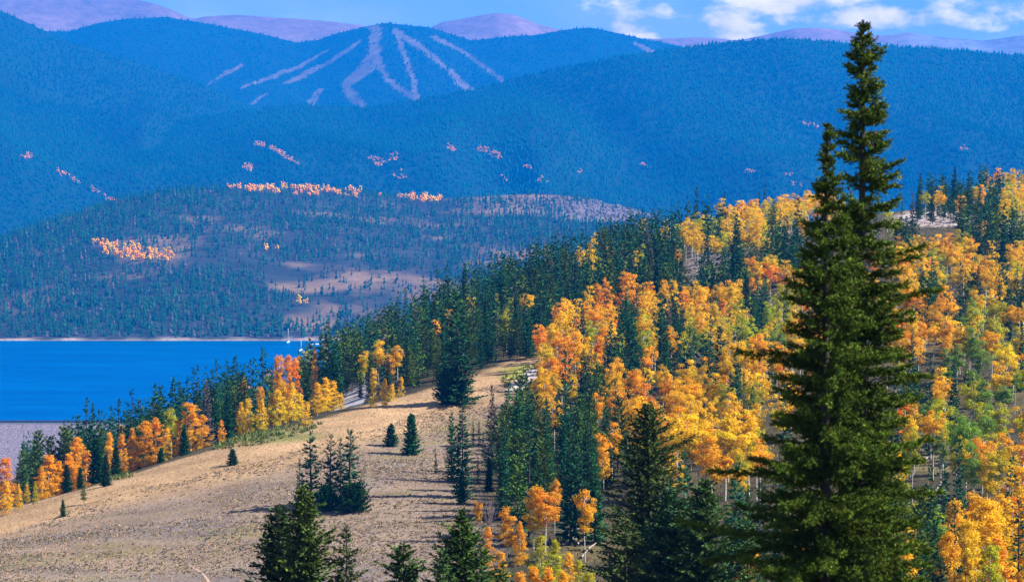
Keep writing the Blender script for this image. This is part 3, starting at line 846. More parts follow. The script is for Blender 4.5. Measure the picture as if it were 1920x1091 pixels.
def trunk_mesh(name, h, r0, mat, r, bend=0.02, sides=6, n=8, limbs=0):
    t_ = np.linspace(0, 1, n)
    path = np.stack([np.sin(t_ * 3 + r.random() * 6) * h * bend * t_, np.sin(t_ * 2.3 + r.random() * 6) * h * bend * t_, t_ * h - 0.3 * (1 - t_)], -1)
    parts = [tube(path, r0 * (1 - t_ * 0.86), sides)]
    for q in range(limbs):
        u = 0.42 + 0.5 * r.random(); p0 = np.array([np.interp(u, t_, path[:, i]) for i in range(3)])
        a = r.random() * 6.283; ln = h * 0.16 * (1.25 - u) * (0.8 + 0.5 * r.random()) * 1.6
        d_ = np.array((math.cos(a) * 0.75, math.sin(a) * 0.75, 0.75))
        parts.append(tube([p0, p0 + d_ * ln * 0.5 + (0, 0, .05), p0 + d_ * ln + (0, 0, ln * .15)], np.array((0.34, 0.22, 0.08)) * r0, 4))
    V, F = joined(parts)
    return make_mesh(name, V, F, mat, None, True)

def spruce_crown(seed, h=16.0, rad=2.2, dz=0.5, nb=7, step=0.30, tw=0.62, ww=0.34, power=0.85, base=0.05, e_low=-0.28, e_top=0.5, gap=0.05, jit=0.24, prof=None, mat=None, warm=0.15, name='spruce_crown', var=0.25, up=0.25):
    r = np.random.default_rng(seed)
    if prof is None:
        prof = lambda t_: rad * (1 - t_) ** power * (0.55 + 0.45 * min(1, t_ / 0.10 + 0.3)) + 0.10
    B = branches(r, h, prof, dz, nb, base, e_low, e_top, jit, gap=gap)
    P, D, L, fr = twigs(r, B, step, tw, up, vz_s=0.32)
    parts = [diamonds(P, D, L, ww * L / tw, r, tone(r, len(P), var, warm))]
    nt_ = 5
    parts.append(diamonds(np.tile((0, 0, h * 0.93), (nt_, 1)), unit(np.stack([r.normal(size=nt_) * .25, r.normal(size=nt_) * .25, np.ones(nt_)], -1)), np.full(nt_, h * 0.085), np.full(nt_, 0.16), r, tone(r, nt_)))
    V, F, C_ = stack(parts)
    return V, F, C_

def aspen_crown(seed, h=12.0, w=2.3, z0=0.38, n_cl=34, per=48, leaf=0.30, shape='round', cl_r=0.62):
    r = np.random.default_rng(seed)
    cs = []
    zc, hz = h * (z0 + 1) / 2, h * (1 - z0) / 2
    while len(cs) < n_cl:
        p = r.normal(size=3); p /= np.linalg.norm(p); p *= r.random() ** 0.42
        t_ = (p[2] + 1) / 2
        if shape == 'round': k = 1.0
        elif shape == 'spire': k = 0.45 + 0.55 * (1 - t_) ** 0.8 + 0.15
        elif shape == 'column':
            p = np.array((r.normal(), r.normal(), 0)); p = p / np.linalg.norm(p) * r.random() ** 0.5; p[2] = 2 * r.random() - 1; t_ = (p[2] + 1) / 2; k = 0.80 * (1 - max(0, t_ - 0.35) ** 1.4 * 1.65) + 0.12 * math.sin(t_ * 11 + seed) + 0.1 * math.sin(5 * math.atan2(p[1], p[0]) + seed)
        elif shape == 'flat': k = 0.7 + 0.45 * t_
        else: k = 0.8 + 0.3 * math.sin(t_ * 9 + seed)
        cs.append((p[0] * w * k, p[1] * w * k, zc + p[2] * hz * 0.94))
    cs = np.array(cs)
    rr = cl_r * (0.65 + 0.7 * r.random(n_cl))
    idx = np.repeat(np.arange(n_cl), (per * (0.6 + 0.8 * r.random(n_cl))).astype(int))
    n = len(idx)
    q = unit(r.normal(size=(n, 3))) * (r.random((n, 1)) ** 0.45)
    P = cs[idx] + q * rr[idx][:, None] * np.array((1.15, 1.15, 0.85))
    out = unit((P - np.array((0, 0, zc))) / np.array((w, w, hz)))
    nn = unit(unit(q) * 0.7 + out * 0.5 + np.array((0, 0, 0.35)) + r.normal(size=(n, 3)) * 0.55)
    d1 = unit(np.cross(nn, r.normal(size=(n, 3)))); d2 = np.cross(nn, d1)
    s = leaf * (0.6 + 0.7 * r.random(n))[:, None]
    V = np.stack([P - d1 * s * .5, P + d2 * s * .42, P + d1 * s * .5, P - d2 * s * .42], 1).reshape(-1, 3)
    F = np.arange(n * 4).reshape(n, 4)
    th = np.clip((P[:, 2] / h - z0) / (1 - z0), 0, 1)
    clv = 1 + 0.13 * r.normal(size=n_cl)
    v = np.clip(clv[idx] * (1 + 0.16 * r.normal(size=n)), 0.5, 1.5)
    g = np.clip(0.75 - th + 0.25 * r.normal(size=n_cl)[idx], 0, 1) * 0.75      # lower leaves turn later
    Cc = np.stack([v * (1 - 0.22 * g), v * (1 + 0.16 * g), v * (1 + 0.2 * g)], -1)
    return V, F, np.repeat(Cc, 4, 0)

# shared crowns and trunks
LIB = {}
rt = np.random.default_rng(77)
def lib(kind, data, mat, trunk, H):
    LIB.setdefault(kind, []).append((make_mesh(kind + '_crown', data[0], data[1], mat, data[2]), trunk, H))
for i in range(8):
    lib('spruce', spruce_crown(100 + i, 16, 1.9 + 0.12 * (i % 5), nb=7, power=0.75 + 0.05 * (i % 4)), M_NEEDLE, trunk_mesh('spruce_trunk', 15.2, 0.21, M_BARK, rt, 0.004), 16.0)
for i in range(4):
    lib('spire', spruce_crown(140 + i, 16, 1.45, dz=0.62, nb=6, step=0.36, tw=0.55, gap=0.22, power=0.7, e_low=-0.2, e_top=0.35, jit=0.35), M_NEEDLE, trunk_mesh('spire_trunk', 15.4, 0.2, M_BARK, rt, 0.004), 16.0)
for i in range(5):
    pw = [lambda t_: 2.3 * math.sin(math.pi * min(1, t_ * 0.72 + 0.28)) ** 0.8 + 0.25][0]
    lib('pine', spruce_crown(170 + i, 14, 2.2, dz=0.55, nb=7, step=0.34, tw=0.75, e_low=-0.05, e_top=0.75, gap=0.18, prof=pw, base=0.22, jit=0.34), M_NEEDLE, trunk_mesh('pine_trunk', 13.0, 0.2, M_BARK, rt, 0.012), 14.0)
for i in range(3):
    lib('young', spruce_crown(200 + i, 8, 1.9, dz=0.30, nb=9, step=0.22, tw=0.5, power=0.72, base=0.03, e_low=-0.1, e_top=0.6, gap=0.0, jit=0.14), M_NEEDLE, trunk_mesh('young_trunk', 7.5, 0.13, M_BARK, rt, 0.004), 8.0)
for i in range(2):
    pb = lambda t_: 3.0 * (1 - t_ ** 2.2) ** 0.6 + 0.2
    lib('bushy', spruce_crown(220 + i, 5, 3, dz=0.22, nb=12, step=0.24, tw=0.55, prof=pb, base=0.02, e_low=0.05, e_top=0.9, gap=0.0, jit=0.2), M_NEEDLE, trunk_mesh('bushy_trunk', 4.0, 0.15, M_BARK, rt, 0.02), 5.0)
for i in range(3):
    lib('open', spruce_crown(240 + i, 14, 1.5, dz=0.62, nb=5, step=0.26, tw=0.60, ww=0.32, gap=0.12, power=0.75, e_low=-0.05, e_top=0.5, jit=0.32, up=0.35), M_NEEDLE, trunk_mesh('open_trunk', 13.6, 0.19, M_BARK, rt, 0.01), 14.0)
ASH = ['round', 'flat', 'round', 'spire', 'lumpy', 'round', 'flat', 'spire', 'lumpy', 'round']
for i, sh in enumerate(ASH):
    z0 = {'round': 0.42, 'flat': 0.52, 'spire': 0.26, 'lumpy': 0.34}[sh]
    lib('aspen', aspen_crown(300 + i, 12, {'round': 2.0, 'flat': 2.3, 'spire': 1.5, 'lumpy': 1.9}[sh], z0, {'round': 36, 'flat': 34, 'spire': 38, 'lumpy': 40}[sh], 135, 0.195, sh),
        M_ASPEN, trunk_mesh('aspen_trunk', 10.9, 0.135, M_WHITE_BARK, rt, 0.022, 6, 9, 7), 12.0)

for i in range(4):
    lib('full_aspen', aspen_crown(360 + i, 12, 2.5 + 0.25 * i, 0.03, 120, 62, 0.195, 'column', 0.50), M_ASPEN, trunk_mesh('aspen_trunk', 10.9, 0.135, M_WHITE_BARK, rt, 0.022, 6, 9, 7), 12.0)
GREEN = {'spruce': (0.016, 0.088, 0.032), 'spire': (0.012, 0.070, 0.030), 'pine': (0.060, 0.115, 0.016), 'young': (0.016, 0.085, 0.030), 'bushy': (0.018, 0.085, 0.018), 'open': (0.026, 0.080, 0.036)}
LEAF = {'Y': (0.84, 0.485, 0.002), 'O': (0.86, 0.385, 0.002), 'R': (0.84, 0.27, 0.005), 'L': (0.48, 0.43, 0.003), 'G': (0.17, 0.27, 0.02)}
COLNAME = {'Y': 'golden', 'O': 'orange', 'R': 'red orange', 'L': 'lime yellow', 'G': 'green'}

CR_X, CR_P, CR_Y = [-300, 0, 150, 300, 450, 600, 700, 800], [1040, 960, 918, 872, 828, 785, 757, 730], [440, 470, 485, 500, 520, 550, 572, 600]
trees = []     # every tree of the near hillside before it is built
def plan(kind, x, y, h, ch=None, wide=1.0, fixed=None, label=None, name=None, dead=False):
    z = float(zat(x, y))
    (b_, t_), d = proj(np.array([(x, y, z), (x, y, z + h)]))
    trees.append(dict(kind=kind, x=float(x), y=float(y), z=z, h=float(h), ch=ch, wide=wide, base=b_, top=t_, d=float(d[0]), fixed=fixed, label=label, dead=dead))
def plan_px(kind, px, top, base, ch=None, wide=1.0, label=None, Y=None):
    """a tree whose foot and tip show at these pixels"""
    cr = float(np.interp(px, CR_X, CR_P))
    if Y is None and px < 800 and base < cr + 3:        # just over the crest of the open slope
        Y = float(np.interp(px, CR_X, CR_Y)) + 5 + max(0, cr - base) * 1.3
    if Y is None:
        x, y, z = hit(px, base)
    else:
        x, y, _ = pt(px, base, Y)
    z = float(zat(x, y))
    a = pt(px, top, y)
    plan(kind, a[0] * 1.0, y, max(1.0, a[2] - z), ch, wide, True, label)

# --- trees that stand out one by one
plan_px('young', 118, 935, 969, wide=0.75, label='small lone conifer low on the left of the grassy slope')
plan_px('pine', 157, 908, 946, wide=1.1, label='small ragged pine on the grassy slope below the aspen belt')
plan_px('young', 436, 840, 872, wide=1.6, label='small squat conifer alone in the middle of the grassy slope')
plan_px('young', 733, 793, 836, wide=1.45, label='dense rounded young spruce on the open slope')
plan_px('young', 771, 774, 853, wide=1.0, label='open branched young spruce right of the dense rounded one')
plan_px('open', 817, 836, 889, wide=0.8, label='thin pale green sapling spruce left of the tall spruce clump')
plan_px('open', 583, 806, 952, wide=1.5, label='leftmost sparse spire of the spruce clump with bushy skirt')
plan_px('open', 620, 812, 953, wide=1.3, label='second sparse spire of the spruce clump with bushy skirt')
plan_px('open', 638, 818, 953, wide=1.0, label='third and thinnest sparse spire of the clump with bushy skirt')
plan_px('open', 656, 804, 954, wide=1.6, label='rightmost sparse spire of the spruce clump with bushy skirt')
plan_px('open', 562, 860, 946, wide=1.3, label='short sparse spruce at the left end of the skirted clump')
plan_px('bushy', 612, 915, 957, wide=0.85, label='dark bushy skirt conifer under the middle spires')
plan_px('bushy', 664, 912, 960, wide=1.0, label='bright green bushy skirt conifer under the rightmost spire')
for (px, top, base, k, w, lb) in [
        (847, 770, 902, 'spruce', 1.0, 'left spruce of the tall pair casting a shadow on the slope'),
        (867, 748, 934, 'spruce', 1.0, 'taller right spruce of the pair casting a shadow on the slope'),
        (866, 880, 946, 'young', 0.7, 'young spruce at the foot of the tall shadowed pair'),
        (887, 786, 836, 'open', 0.8, 'left of two slim saplings above the shaded grass'),
        (898, 786, 836, 'open', 0.8, 'right of two slim saplings above the shaded grass'),
        (906, 808, 860, 'open', 0.9, 'small open spruce below the two slim saplings'),
        (896, 850, 908, 'open', 0.9, 'small spruce between the tall pair and the dark clump'),
        (917, 860, 920, 'young', 0.6, 'narrow young spruce left of the dark spruce clump'),
        (953, 712, 884, 'spruce', 1.05, 'left and tallest spruce of the dark clump at the slope edge'),
        (974, 722, 902, 'spruce', 1.1, 'middle spruce of the dark clump at the slope edge'),
        (992, 735, 908, 'spruce', 1.0, 'right spruce of the dark clump at the slope edge'),
        (946, 862, 932, 'young', 0.6, 'left small spruce in front of the dark clump'),
        (961, 858, 932, 'young', 0.6, 'right small spruce in front of the dark clump'),
        (1003, 806, 915, 'young', 0.75, 'shorter green spruce at the right foot of the dark clump'),
        (1026, 750, 902, 'spire', 1.1, 'slender spruce right behind the dark clump'),
        (1062, 652, 885, 'open', 1.0, 'tall see-through spruce standing before the orange aspens')]:
    plan_px(k, px, top, base, wide=w, label=lb)
plan_px('spruce', 858, 545, 760, wide=1.25, label='large dark spruce standing alone on the grassy crest')
plan_px('bushy', 846, 700, 757, wide=0.9, label='spreading low conifer at the foot of the crest spruce')
for (px, top, base, w, lb) in [(345, 800, 860, 1.0, 'neat conical young spruce before the orange aspen by the crest'), (302, 838, 874, 1.3, 'low broad young spruce on the crest'),
                               (217, 834, 897, 0.9, 'conical spruce at the right end of the lower belt'), (198, 850, 912, 0.75, 'narrow spruce at the edge of grass in the lower belt'),
                               (180, 822, 908, 0.95, 'taller conical spruce left of the narrow one in the lower belt'), (125, 870, 925, 1.0, 'dark spruce under the orange aspens of the lower belt'), (150, 875, 918, 0.9, 'small dark spruce between the lower belt aspens')]:
    plan_px('young', px, top, base, wide=w, label=lb)
for (px, top, D, lb) in [(1306, 350, 1010, 'solitary tall spruce spire left on the aspen ridge'), (1358, 358, 1010, 'second tall spruce spire on the aspen ridge'), (1423, 358, 1000, 'thin spruce spire of the close pair on the ridge'), (1434, 343, 1000, 'tallest spruce spire of the close pair on the ridge'), (1395, 385, 1000, 'short dark spruce between the ridge spires')]:
    x = pt(px, top, D); plan('spire', x[0], D, x[2] - float(zat(x[0], D)), label=lb, fixed=True, wide=0.9)
for (px, top, D, k) in [(616, 598, 640, 'spruce'), (603, 625, 650, 'spruce'), (632, 640, 640, 'spruce'), (760, 540, 760, 'spire'), (745, 570, 740, 'spire'), (866, 560, 760, 'spire'), (690, 590, 740, 'spire'), (820, 505, 820, 'spire'), (493, 650, 620, 'spire'), (470, 672, 610, 'spire'), (247, 730, 600, 'spire'), (222, 745, 600, 'spire'), (325, 705, 610, 'spruce'), (363, 690, 620, 'spire'), (398, 692, 620, 'spruce'), (430, 690, 620, 'spire'), (285, 745, 600, 'spire'), (155, 785, 580, 'pine'), (185, 795, 570, 'pine'), (95, 818, 560, 'pine'), (118, 800, 560, 'pine'),
                       (985, 478, 900, 'spire'), (1000, 470, 930, 'spruce'), (1045, 455, 950, 'spire'), (1100, 440, 960, 'spruce'), (1165, 420, 980, 'spire'), (1195, 412, 990, 'spruce'), (940, 515, 860, 'spire'), (908, 540, 840, 'spruce')]:
    x = pt(px, top, D); plan(k, x[0], D, max(8, x[2] - float(zat(x[0], D))), fixed=True)
for (px, top, base, ch, w) in [(895, 935, 1012, 'O', .75), (950, 945, 1060, 'O', 1.25), (975, 975, 1062, 'O', 1.2), (1000, 905, 1040, 'O', 1.2), (1022, 910, 1040, 'O', 1.3), (1040, 893, 1000, 'O', .7), (1097, 905, 1052, 'O', 1.0), (1132, 935, 1000, 'O', .9), (1012, 1000, 1100, 'L', 1.3), (1040, 1008, 1105, 'L', 1.3), (1066, 1032, 1115, 'Y', 1.3), (1086, 1048, 1125, 'L', 1.3), (1000, 1058, 1150, 'O', 1.5), (1028, 1060, 1150, 'O', 1.5), (975, 1068, 1160, 'O', 1.4), (1055, 1066, 1160, 'O', 1.4), (1105, 1066, 1160, 'L', 1.3), (940, 1030, 1110, 'O', 1.0), (925, 1062, 1150, 'O', 1.2), (915, 985, 1065, 'O', .9), (1122, 812, 890, 'Y', 1.0),
                               (415, 785, 836, 'O', 1.0), (490, 748, 813, 'Y', 1.2), (520, 728, 806, 'Y', 1.2), (562, 735, 797, 'Y', 1.3), (640, 735, 772, 'Y', 1.2), (735, 718, 752, 'Y', 1.2), (312, 800, 865, 'O', 1.2), (228, 812, 882, 'O', 1.0), (78, 872, 922, 'O', 1.3), (50, 905, 938, 'O', 1.0), (465, 745, 815, 'Y', 1.2), (452, 752, 815, 'Y', 1.0), (530, 712, 803, 'Y', 1.1), (548, 715, 800, 'Y', 1.1), (510, 735, 805, 'Y', 1.2), (575, 752, 798, 'Y', 1.1), (610, 706, 780, 'Y', 1.5), (625, 712, 775, 'Y', 1.3), (595, 715, 785, 'Y', 1.2), (700, 715, 765, 'Y', 1.0), (722, 708, 762, 'Y', 1.2), (752, 705, 745, 'Y', .9),
                               (357, 752, 848, 'O', 1.5), (380, 776, 842, 'O', 1.3), (334, 785, 852, 'O', 1.0), (292, 782, 862, 'O', 1.0), (271, 788, 864, 'O', 1.3), (248, 800, 870, 'O', 1.0), (205, 808, 885, 'O', 0.9), (143, 818, 900, 'O', 1.1), (128, 848, 905, 'O', 1.6), (92, 850, 915, 'O', 1.6), (162, 842, 900, 'O', 1.4), (110, 862, 910, 'O', 1.3), (8, 855, 960, 'R', 1.3), (-15, 865, 962, 'R', 1.3), (12, 900, 965, 'O', 1.2), (35, 905, 955, 'Y', 1.0), (66, 900, 945, 'L', .8),
                               (1255, 792, 925, 'O', 1.1), (1285, 775, 935, 'Y', 1.3), (1310, 782, 940, 'Y', 1.3), (1335, 772, 930, 'Y', 1.4), (1360, 775, 940, 'Y', 1.4), (1385, 790, 935, 'Y', 1.3), (1405, 765, 930, 'Y', 1.2), (1430, 772, 925, 'Y', 1.2), (1325, 815, 955, 'O', 1.2), (1350, 830, 960, 'O', 1.2), (1395, 825, 955, 'Y', 1.2), (1425, 820, 950, 'O', 1.2), (1300, 830, 965, 'O', 1.1), (1270, 760, 905, 'O', 1.2), (1230, 745, 890, 'O', 1.1), (1385, 868, 985, 'Y', 1.0),
                               (1770, 552, 655, 'O', 1.5), (1735, 590, 660, 'O', 1.4), (1712, 540, 650, 'O', 1.2), (1830, 535, 640, 'Y', 1.1), (1850, 470, 560, 'Y', 1.2)]:
    plan_px('aspen', px, top, base, ch, w)

for (px, top, D, ch, w) in [(522, 662, 640, 'O', .6), (540, 664, 650, 'R', .6), (553, 668, 645, 'R', .6), (458, 708, 612, 'O', .75), (488, 722, 605, 'Y', .7), (590, 650, 650, 'O', .5), (738, 648, 690, 'O', .6), (748, 652, 695, 'R', .6), (742, 676, 668, 'Y', .9), (790, 655, 735, 'Y', .7), (815, 650, 745, 'Y', .7), (836, 585, 800, 'Y', .5), (890, 640, 780, 'Y', .8), (925, 625, 800, 'Y', .7), (930, 640, 795, 'L', .7), (1130, 465, 960, 'L', .8), (1105, 475, 950, 'Y', .8), (1085, 480, 950, 'Y', .7)]:
    x = pt(px, top, D); plan('aspen', x[0], D, max(8, x[2] - float(zat(x[0], D))), ch, w, True)
# --- the rest of the wood
r = np.random.default_rng(21)
step = 5.6
gx, gy = np.meshgrid(np.arange(-260, 330, step), np.arange(225, 1085, step))
px_ = (gx + (r.random(gx.shape) - .5) * step * 0.95).ravel(); py_ = (gy + (r.random(gx.shape) - .5) * step * 0.95).ravel()
pz_ = zat(px_, py_)
taken = np.array([(q['x'], q['y']) for q in trees])
for x, y, z in zip(px_, py_, pz_):
    (u, v), d = proj(np.array((x, y, z)))
    if u < -130 or u > 2060 or v > 1330 or v < 330: continue
    hs = r.normal() * 1.0
    best = None
    ch0 = cell(np.array([u]), np.array([v - 0.62 * 12.5 * FPX / d]))[0]
    ch = str(ch0)
    if ch == '.' or (u < 1150 and v > 1180): continue
    if inside(np.array([u]), np.array([v]), TAN)[0] and y < 640: continue
    if u < 760 and y < np.interp(u, CR_X, CR_Y) + 42: continue
    if np.min((taken[:, 0] - x) ** 2 + (taken[:, 1] - y) ** 2) < 7: continue
    q = r.random()
    if ch in 'sp':
        if q < 0.035: sp = ('aspen', r.choice(list('YYOL')))
        else: sp = (r.choice(['pine', 'spruce', 'spire'], p=[.62, .28, .10] if ch == 'p' else [.24, .52, .24]), None)
        if r.random() < 0.10: continue
    elif ch in 'mqg':
        cs_ = {'m': 'YYYL', 'q': 'OOOY', 'g': 'LGLY'}[ch]
        sp = ('aspen', r.choice(list(cs_))) if q < (0.5 if ch != 'g' else .6) else (r.choice(['spruce', 'spire']), None)
        if r.random() < 0.30: continue
    else:
        alt = {'Y': 'YYYYYYOL', 'O': 'OOOOOYYYYR', 'R': 'RRROO', 'L': 'LLLYYG', 'G': 'GGGL'}[ch]
        sp = ('aspen', r.choice(list(alt))) if q < 0.89 else (r.choice(['spruce', 'spire', 'young']), None)
        if r.random() < (0.06 if ch in 'YOR' else 0.30): continue
    k, c_ = sp
    if k == 'aspen': h = 11.2 + 1.5 * r.normal(); h = max(7.5, min(14.5, h))
    elif k == 'pine': h = 12.5 + 1.8 * r.normal()
    elif k == 'young': h = 6 + 1.2 * r.normal()
    else: h = (14.5 + 2.6 * r.normal()) * (1.06 if u < 450 else (0.76 if 480 < u < 600 else 0.95))
    if v < 450 and k != 'aspen': h *= 0.50 + 0.50 * r.random()
    wd_ = 0.85 + 0.4 * r.random() if k == 'aspen' else 0.72 + 0.38 * r.random()
    if ch in 'YORL' and k in ('spruce', 'spire'): h *= 0.85
    plan(str(k), x, y, max(4, h), None if c_ is None else str(c_), wd_, None, None, dead=(k in ('spruce', 'spire') and r.random() < 0.03))

# --- how much of each one shows: fill crowns front to back into a coarse picture
buf = np.zeros((546, 960), bool)
order = sorted(range(len(trees)), key=lambda i: trees[i]['d'])
uvT, dT = proj(np.stack([XX, YY, ZZ], -1))
FG = [(1420, 700, 1692, 1091), (1500, 380, 1680, 700), (1575, 120, 1650, 380), (485, 940, 615, 1091), (625, 1000, 680, 1091), (725, 1030, 790, 1091), (815, 990, 920, 1091), (1130, 820, 1400, 1091)]
for (a, b_, c, d) in FG: buf[b_ // 2:d // 2, a // 2:c // 2] = True
crest_y = np.interp(np.arange(960) * 2, [0, 150, 300, 450, 600, 700, 800, 900, 1000], [960, 918, 872, 828, 785, 757, 730, 698, 664]) / 2
hidden_below = np.zeros((546, 960), bool)
for x in range(0, 505): hidden_below[int(crest_y[x]) + 1:, x] = True
yy_, xx_ = np.mgrid[0:546, 0:960]
for i in order:
    q = trees[i]
    s = FPX / q['d'] / 2
    top, base = q['top'][1] / 2, q['base'][1] / 2
    hp = base - top
    if q['kind'] == 'aspen': c0, rh, rw = top + hp * .32, hp * .32, 2.0 * q['wide'] * s * q['h'] / 12
    else: c0, rh, rw = top + hp * .55, hp * .48, 1.2 * q['wide'] * s * q['h'] / 16
    rw = max(rw, 1)
    x0, x1 = int(max(0, q['base'][0] / 2 - rw)), int(min(960, q['base'][0] / 2 + rw + 1)); y0, y1 = int(max(0, c0 - rh)), int(min(546, c0 + rh + 1))
    if x1 <= x0 or y1 <= y0: q['vis'] = 0; continue
    e = ((xx_[y0:y1, x0:x1] - q['base'][0] / 2) / rw) ** 2 + ((yy_[y0:y1, x0:x1] - c0) / rh) ** 2 < 1
    free = e & ~buf[y0:y1, x0:x1]
    if q['y'] > 660 or (q['base'][1] < np.interp(q['base'][0], [0, 150, 300, 450, 600, 700, 800, 900, 1000], [960, 918, 872, 828, 785, 757, 730, 698, 664]) + 0 and q['base'][0] < 1000):
        pass
    elif q['base'][0] < 1000 and q['y'] > 560:
        free &= ~hidden_below[y0:y1, x0:x1]
    q['vis'] = int(free.sum())
    buf[y0:y1, x0:x1] |= e
NA, NC = 300, 300
asp_ = sorted([i for i in range(len(trees)) if trees[i]['kind'] == 'aspen'], key=lambda i: -(trees[i]['vis'] + (10000 if trees[i]['label'] else 0) + (300 if trees[i]['fixed'] else 0)))
con_ = sorted([i for i in range(len(trees)) if trees[i]['kind'] != 'aspen'], key=lambda i: -(trees[i]['vis'] + (10000 if trees[i]['label'] else 0) + (300 if trees[i]['fixed'] else 0)))
single = set([i for i in asp_[:NA] if trees[i]['vis'] > 6] + [i for i in con_[:NC] if trees[i]['vis'] > 6 or trees[i]['label']])
print('TREES', len(trees), 'aspens', len(asp_), 'conifers', len(con_), 'single', len(single), 'cut', trees[asp_[min(NA, len(asp_)) - 1]]['vis'], trees[con_[min(NC, len(con_)) - 1]]['vis'])

# --- labels
ORD = 'first second third fourth fifth sixth seventh eighth ninth tenth eleventh twelfth thirteenth fourteenth fifteenth sixteenth seventeenth eighteenth nineteenth twentieth'.split()
def ordinal(n):
    if n < 20: return ORD[n]
    t_, o_ = divmod(n + 1, 10)
    tens = {2: 'twenty', 3: 'thirty', 4: 'forty', 5: 'fifty', 6: 'sixty'}[t_]
    return {2: 'twentieth', 3: 'thirtieth', 4: 'fortieth', 5: 'fiftieth', 6: 'sixtieth'}[t_] if o_ == 0 else tens + '-' + ORD[o_ - 1]
def zone(u, v):
    if u < 240 and v > 690: return 'in the belt below the dam'
    if u < 480: return 'behind the crest against the lake'
    if u < 700: return 'around the gravel road bend'
    if u < 1010 and v < 560: return 'on the dark wooded skyline'
    if u < 860: return 'in the wood right of the gravel road'
    if u < 1010 and v < 780: return 'in the wood behind the upper crest'
    if u < 1010: return 'at the right edge of the grassy slope'
    rows = [(430, 'on the skyline'), (510, 'high on the slope'), (580, 'in the upper belt'), (650, 'in the middle belt'), (720, 'below mid slope'), (800, 'low on the slope'), (900, 'near the slope foot'), (2000, 'at the bottom')]
    cols = [(1160, 'near the grassy edge'), (1320, 'above the foreground pine'), (1480, 'left of the double fir'), (1690, 'behind the double fir'), (1800, 'right of the double fir'), (9999, 'by the right edge')]
    return next(n_ for lim, n_ in rows if v < lim) + ' ' + next(n_ for lim, n_ in cols if u < lim)
byz = {}
for i in sorted(single):
    q = trees[i]
    if q['label']: continue
    mid = q['top'] * .6 + q['base'] * .4
    nm = ('dead grey spruce' if q['dead'] else {'spruce': 'dark green spruce', 'spire': 'slim dark spruce', 'pine': 'green pine', 'young': 'small dense spruce', 'open': 'sparse spruce', 'bushy': 'bushy conifer'}[q['kind']]) if q['kind'] != 'aspen' else COLNAME[q['ch']] + ' aspen'
    q['zone'] = zone(*mid)
    byz.setdefault((q['zone'], nm), []).append(i)
for (z_, nm), L_ in byz.items():
    L_.sort(key=lambda i: trees[i]['base'][0])
    for k, i in enumerate(L_):
        trees[i]['label'] = (f'{ordinal(k)} {nm} from the left {z_}' if len(L_) > 1 else f'the only {nm} {z_}')

# --- build the single trees
NAMES = {'spruce': 'spruce_tree', 'spire': 'spruce_tree', 'open': 'spruce_tree', 'young': 'spruce_tree', 'bushy': 'spruce_tree', 'pine': 'pine_tree', 'aspen': 'aspen_tree'}
rb = np.random.default_rng(5)
for i in sorted(single, key=lambda i: trees[i]['d']):
    q = trees[i]
    lk = 'full_aspen' if q['kind'] == 'aspen' and ((q['base'][0] < 800 and q['fixed']) or (q['base'][0] > 1740 and q['base'][1] > 1010) or (900 < q['base'][0] < 1180 and q['base'][1] > 1060)) else q['kind']
    crown, trunk, H = LIB[lk][int(rb.integers(0, len(LIB[lk])))]
    s = q['h'] / H
    t_ = add(NAMES[q['kind']], None, loc=(q['x'], q['y'], q['z'] - 0.1), rz=float(rb.random() * 6.283), scale=(s * q['wide'], s * q['wide'], s))
    if q['kind'] == 'aspen':
        c = np.array(LEAF[q['ch']]) * (0.88 + 0.24 * rb.random()) * (1 + np.array((0.02, 0.07, 0.0)) * rb.normal(size=3))
        tag(t_, q['label'], 'aspen', 'aspens on the near hillside')
    else:
        c = np.array(GREEN[q['kind']]) * (0.75 + 0.5 * rb.random()) * (1 + 0.10 * rb.normal(size=3))
        if q['dead']: c = np.array((0.11, 0.095, 0.095)) * (0.8 + 0.4 * rb.random())
        tag(t_, q['label'], 'pine' if q['kind'] == 'pine' else 'spruce', 'conifers on the near hillside')
    add('crown', crown, t_, color=np.clip(c, 0.004, 0.9))
    add('trunk', trunk, t_)

# --- the many more that show only in slivers, as one mass for each kind
LODA = [aspen_crown(500 + i, 12, 2.1, 0.36, 24, 24, 0.62, ['round', 'spire', 'flat', 'lumpy'][i], 0.72) for i in range(4)]
LODA = [(V.reshape(-1, 4, 3)[:, :3].reshape(-1, 3), np.arange(len(F) * 3).reshape(-1, 3), C_.reshape(-1, 4, 3)[:, :3].reshape(-1, 3)) for V, F, C_ in LODA]
LODN = [spruce_crown(580 + i, 16, 2.0, dz=0.75, nb=6, step=0.5, tw=0.8, ww=0.45, gap=0.05) for i in range(3)]
LODC = [spruce_crown(540 + i, 16, 2.0, dz=1.45, nb=5, step=1.1, tw=1.4, ww=0.95, gap=0.05) for i in range(4)]
LODP = [spruce_crown(560 + i, 14, 2.2, dz=1.5, nb=5, step=1.1, tw=1.5, ww=1.0, prof=pw, base=0.2, e_low=0, e_top=.7) for i in range(3)]
rk = np.random.default_rng(88)
drop = set(i for i in range(len(trees)) if trees[i]['vis'] < 6 and rk.random() < 0.90)
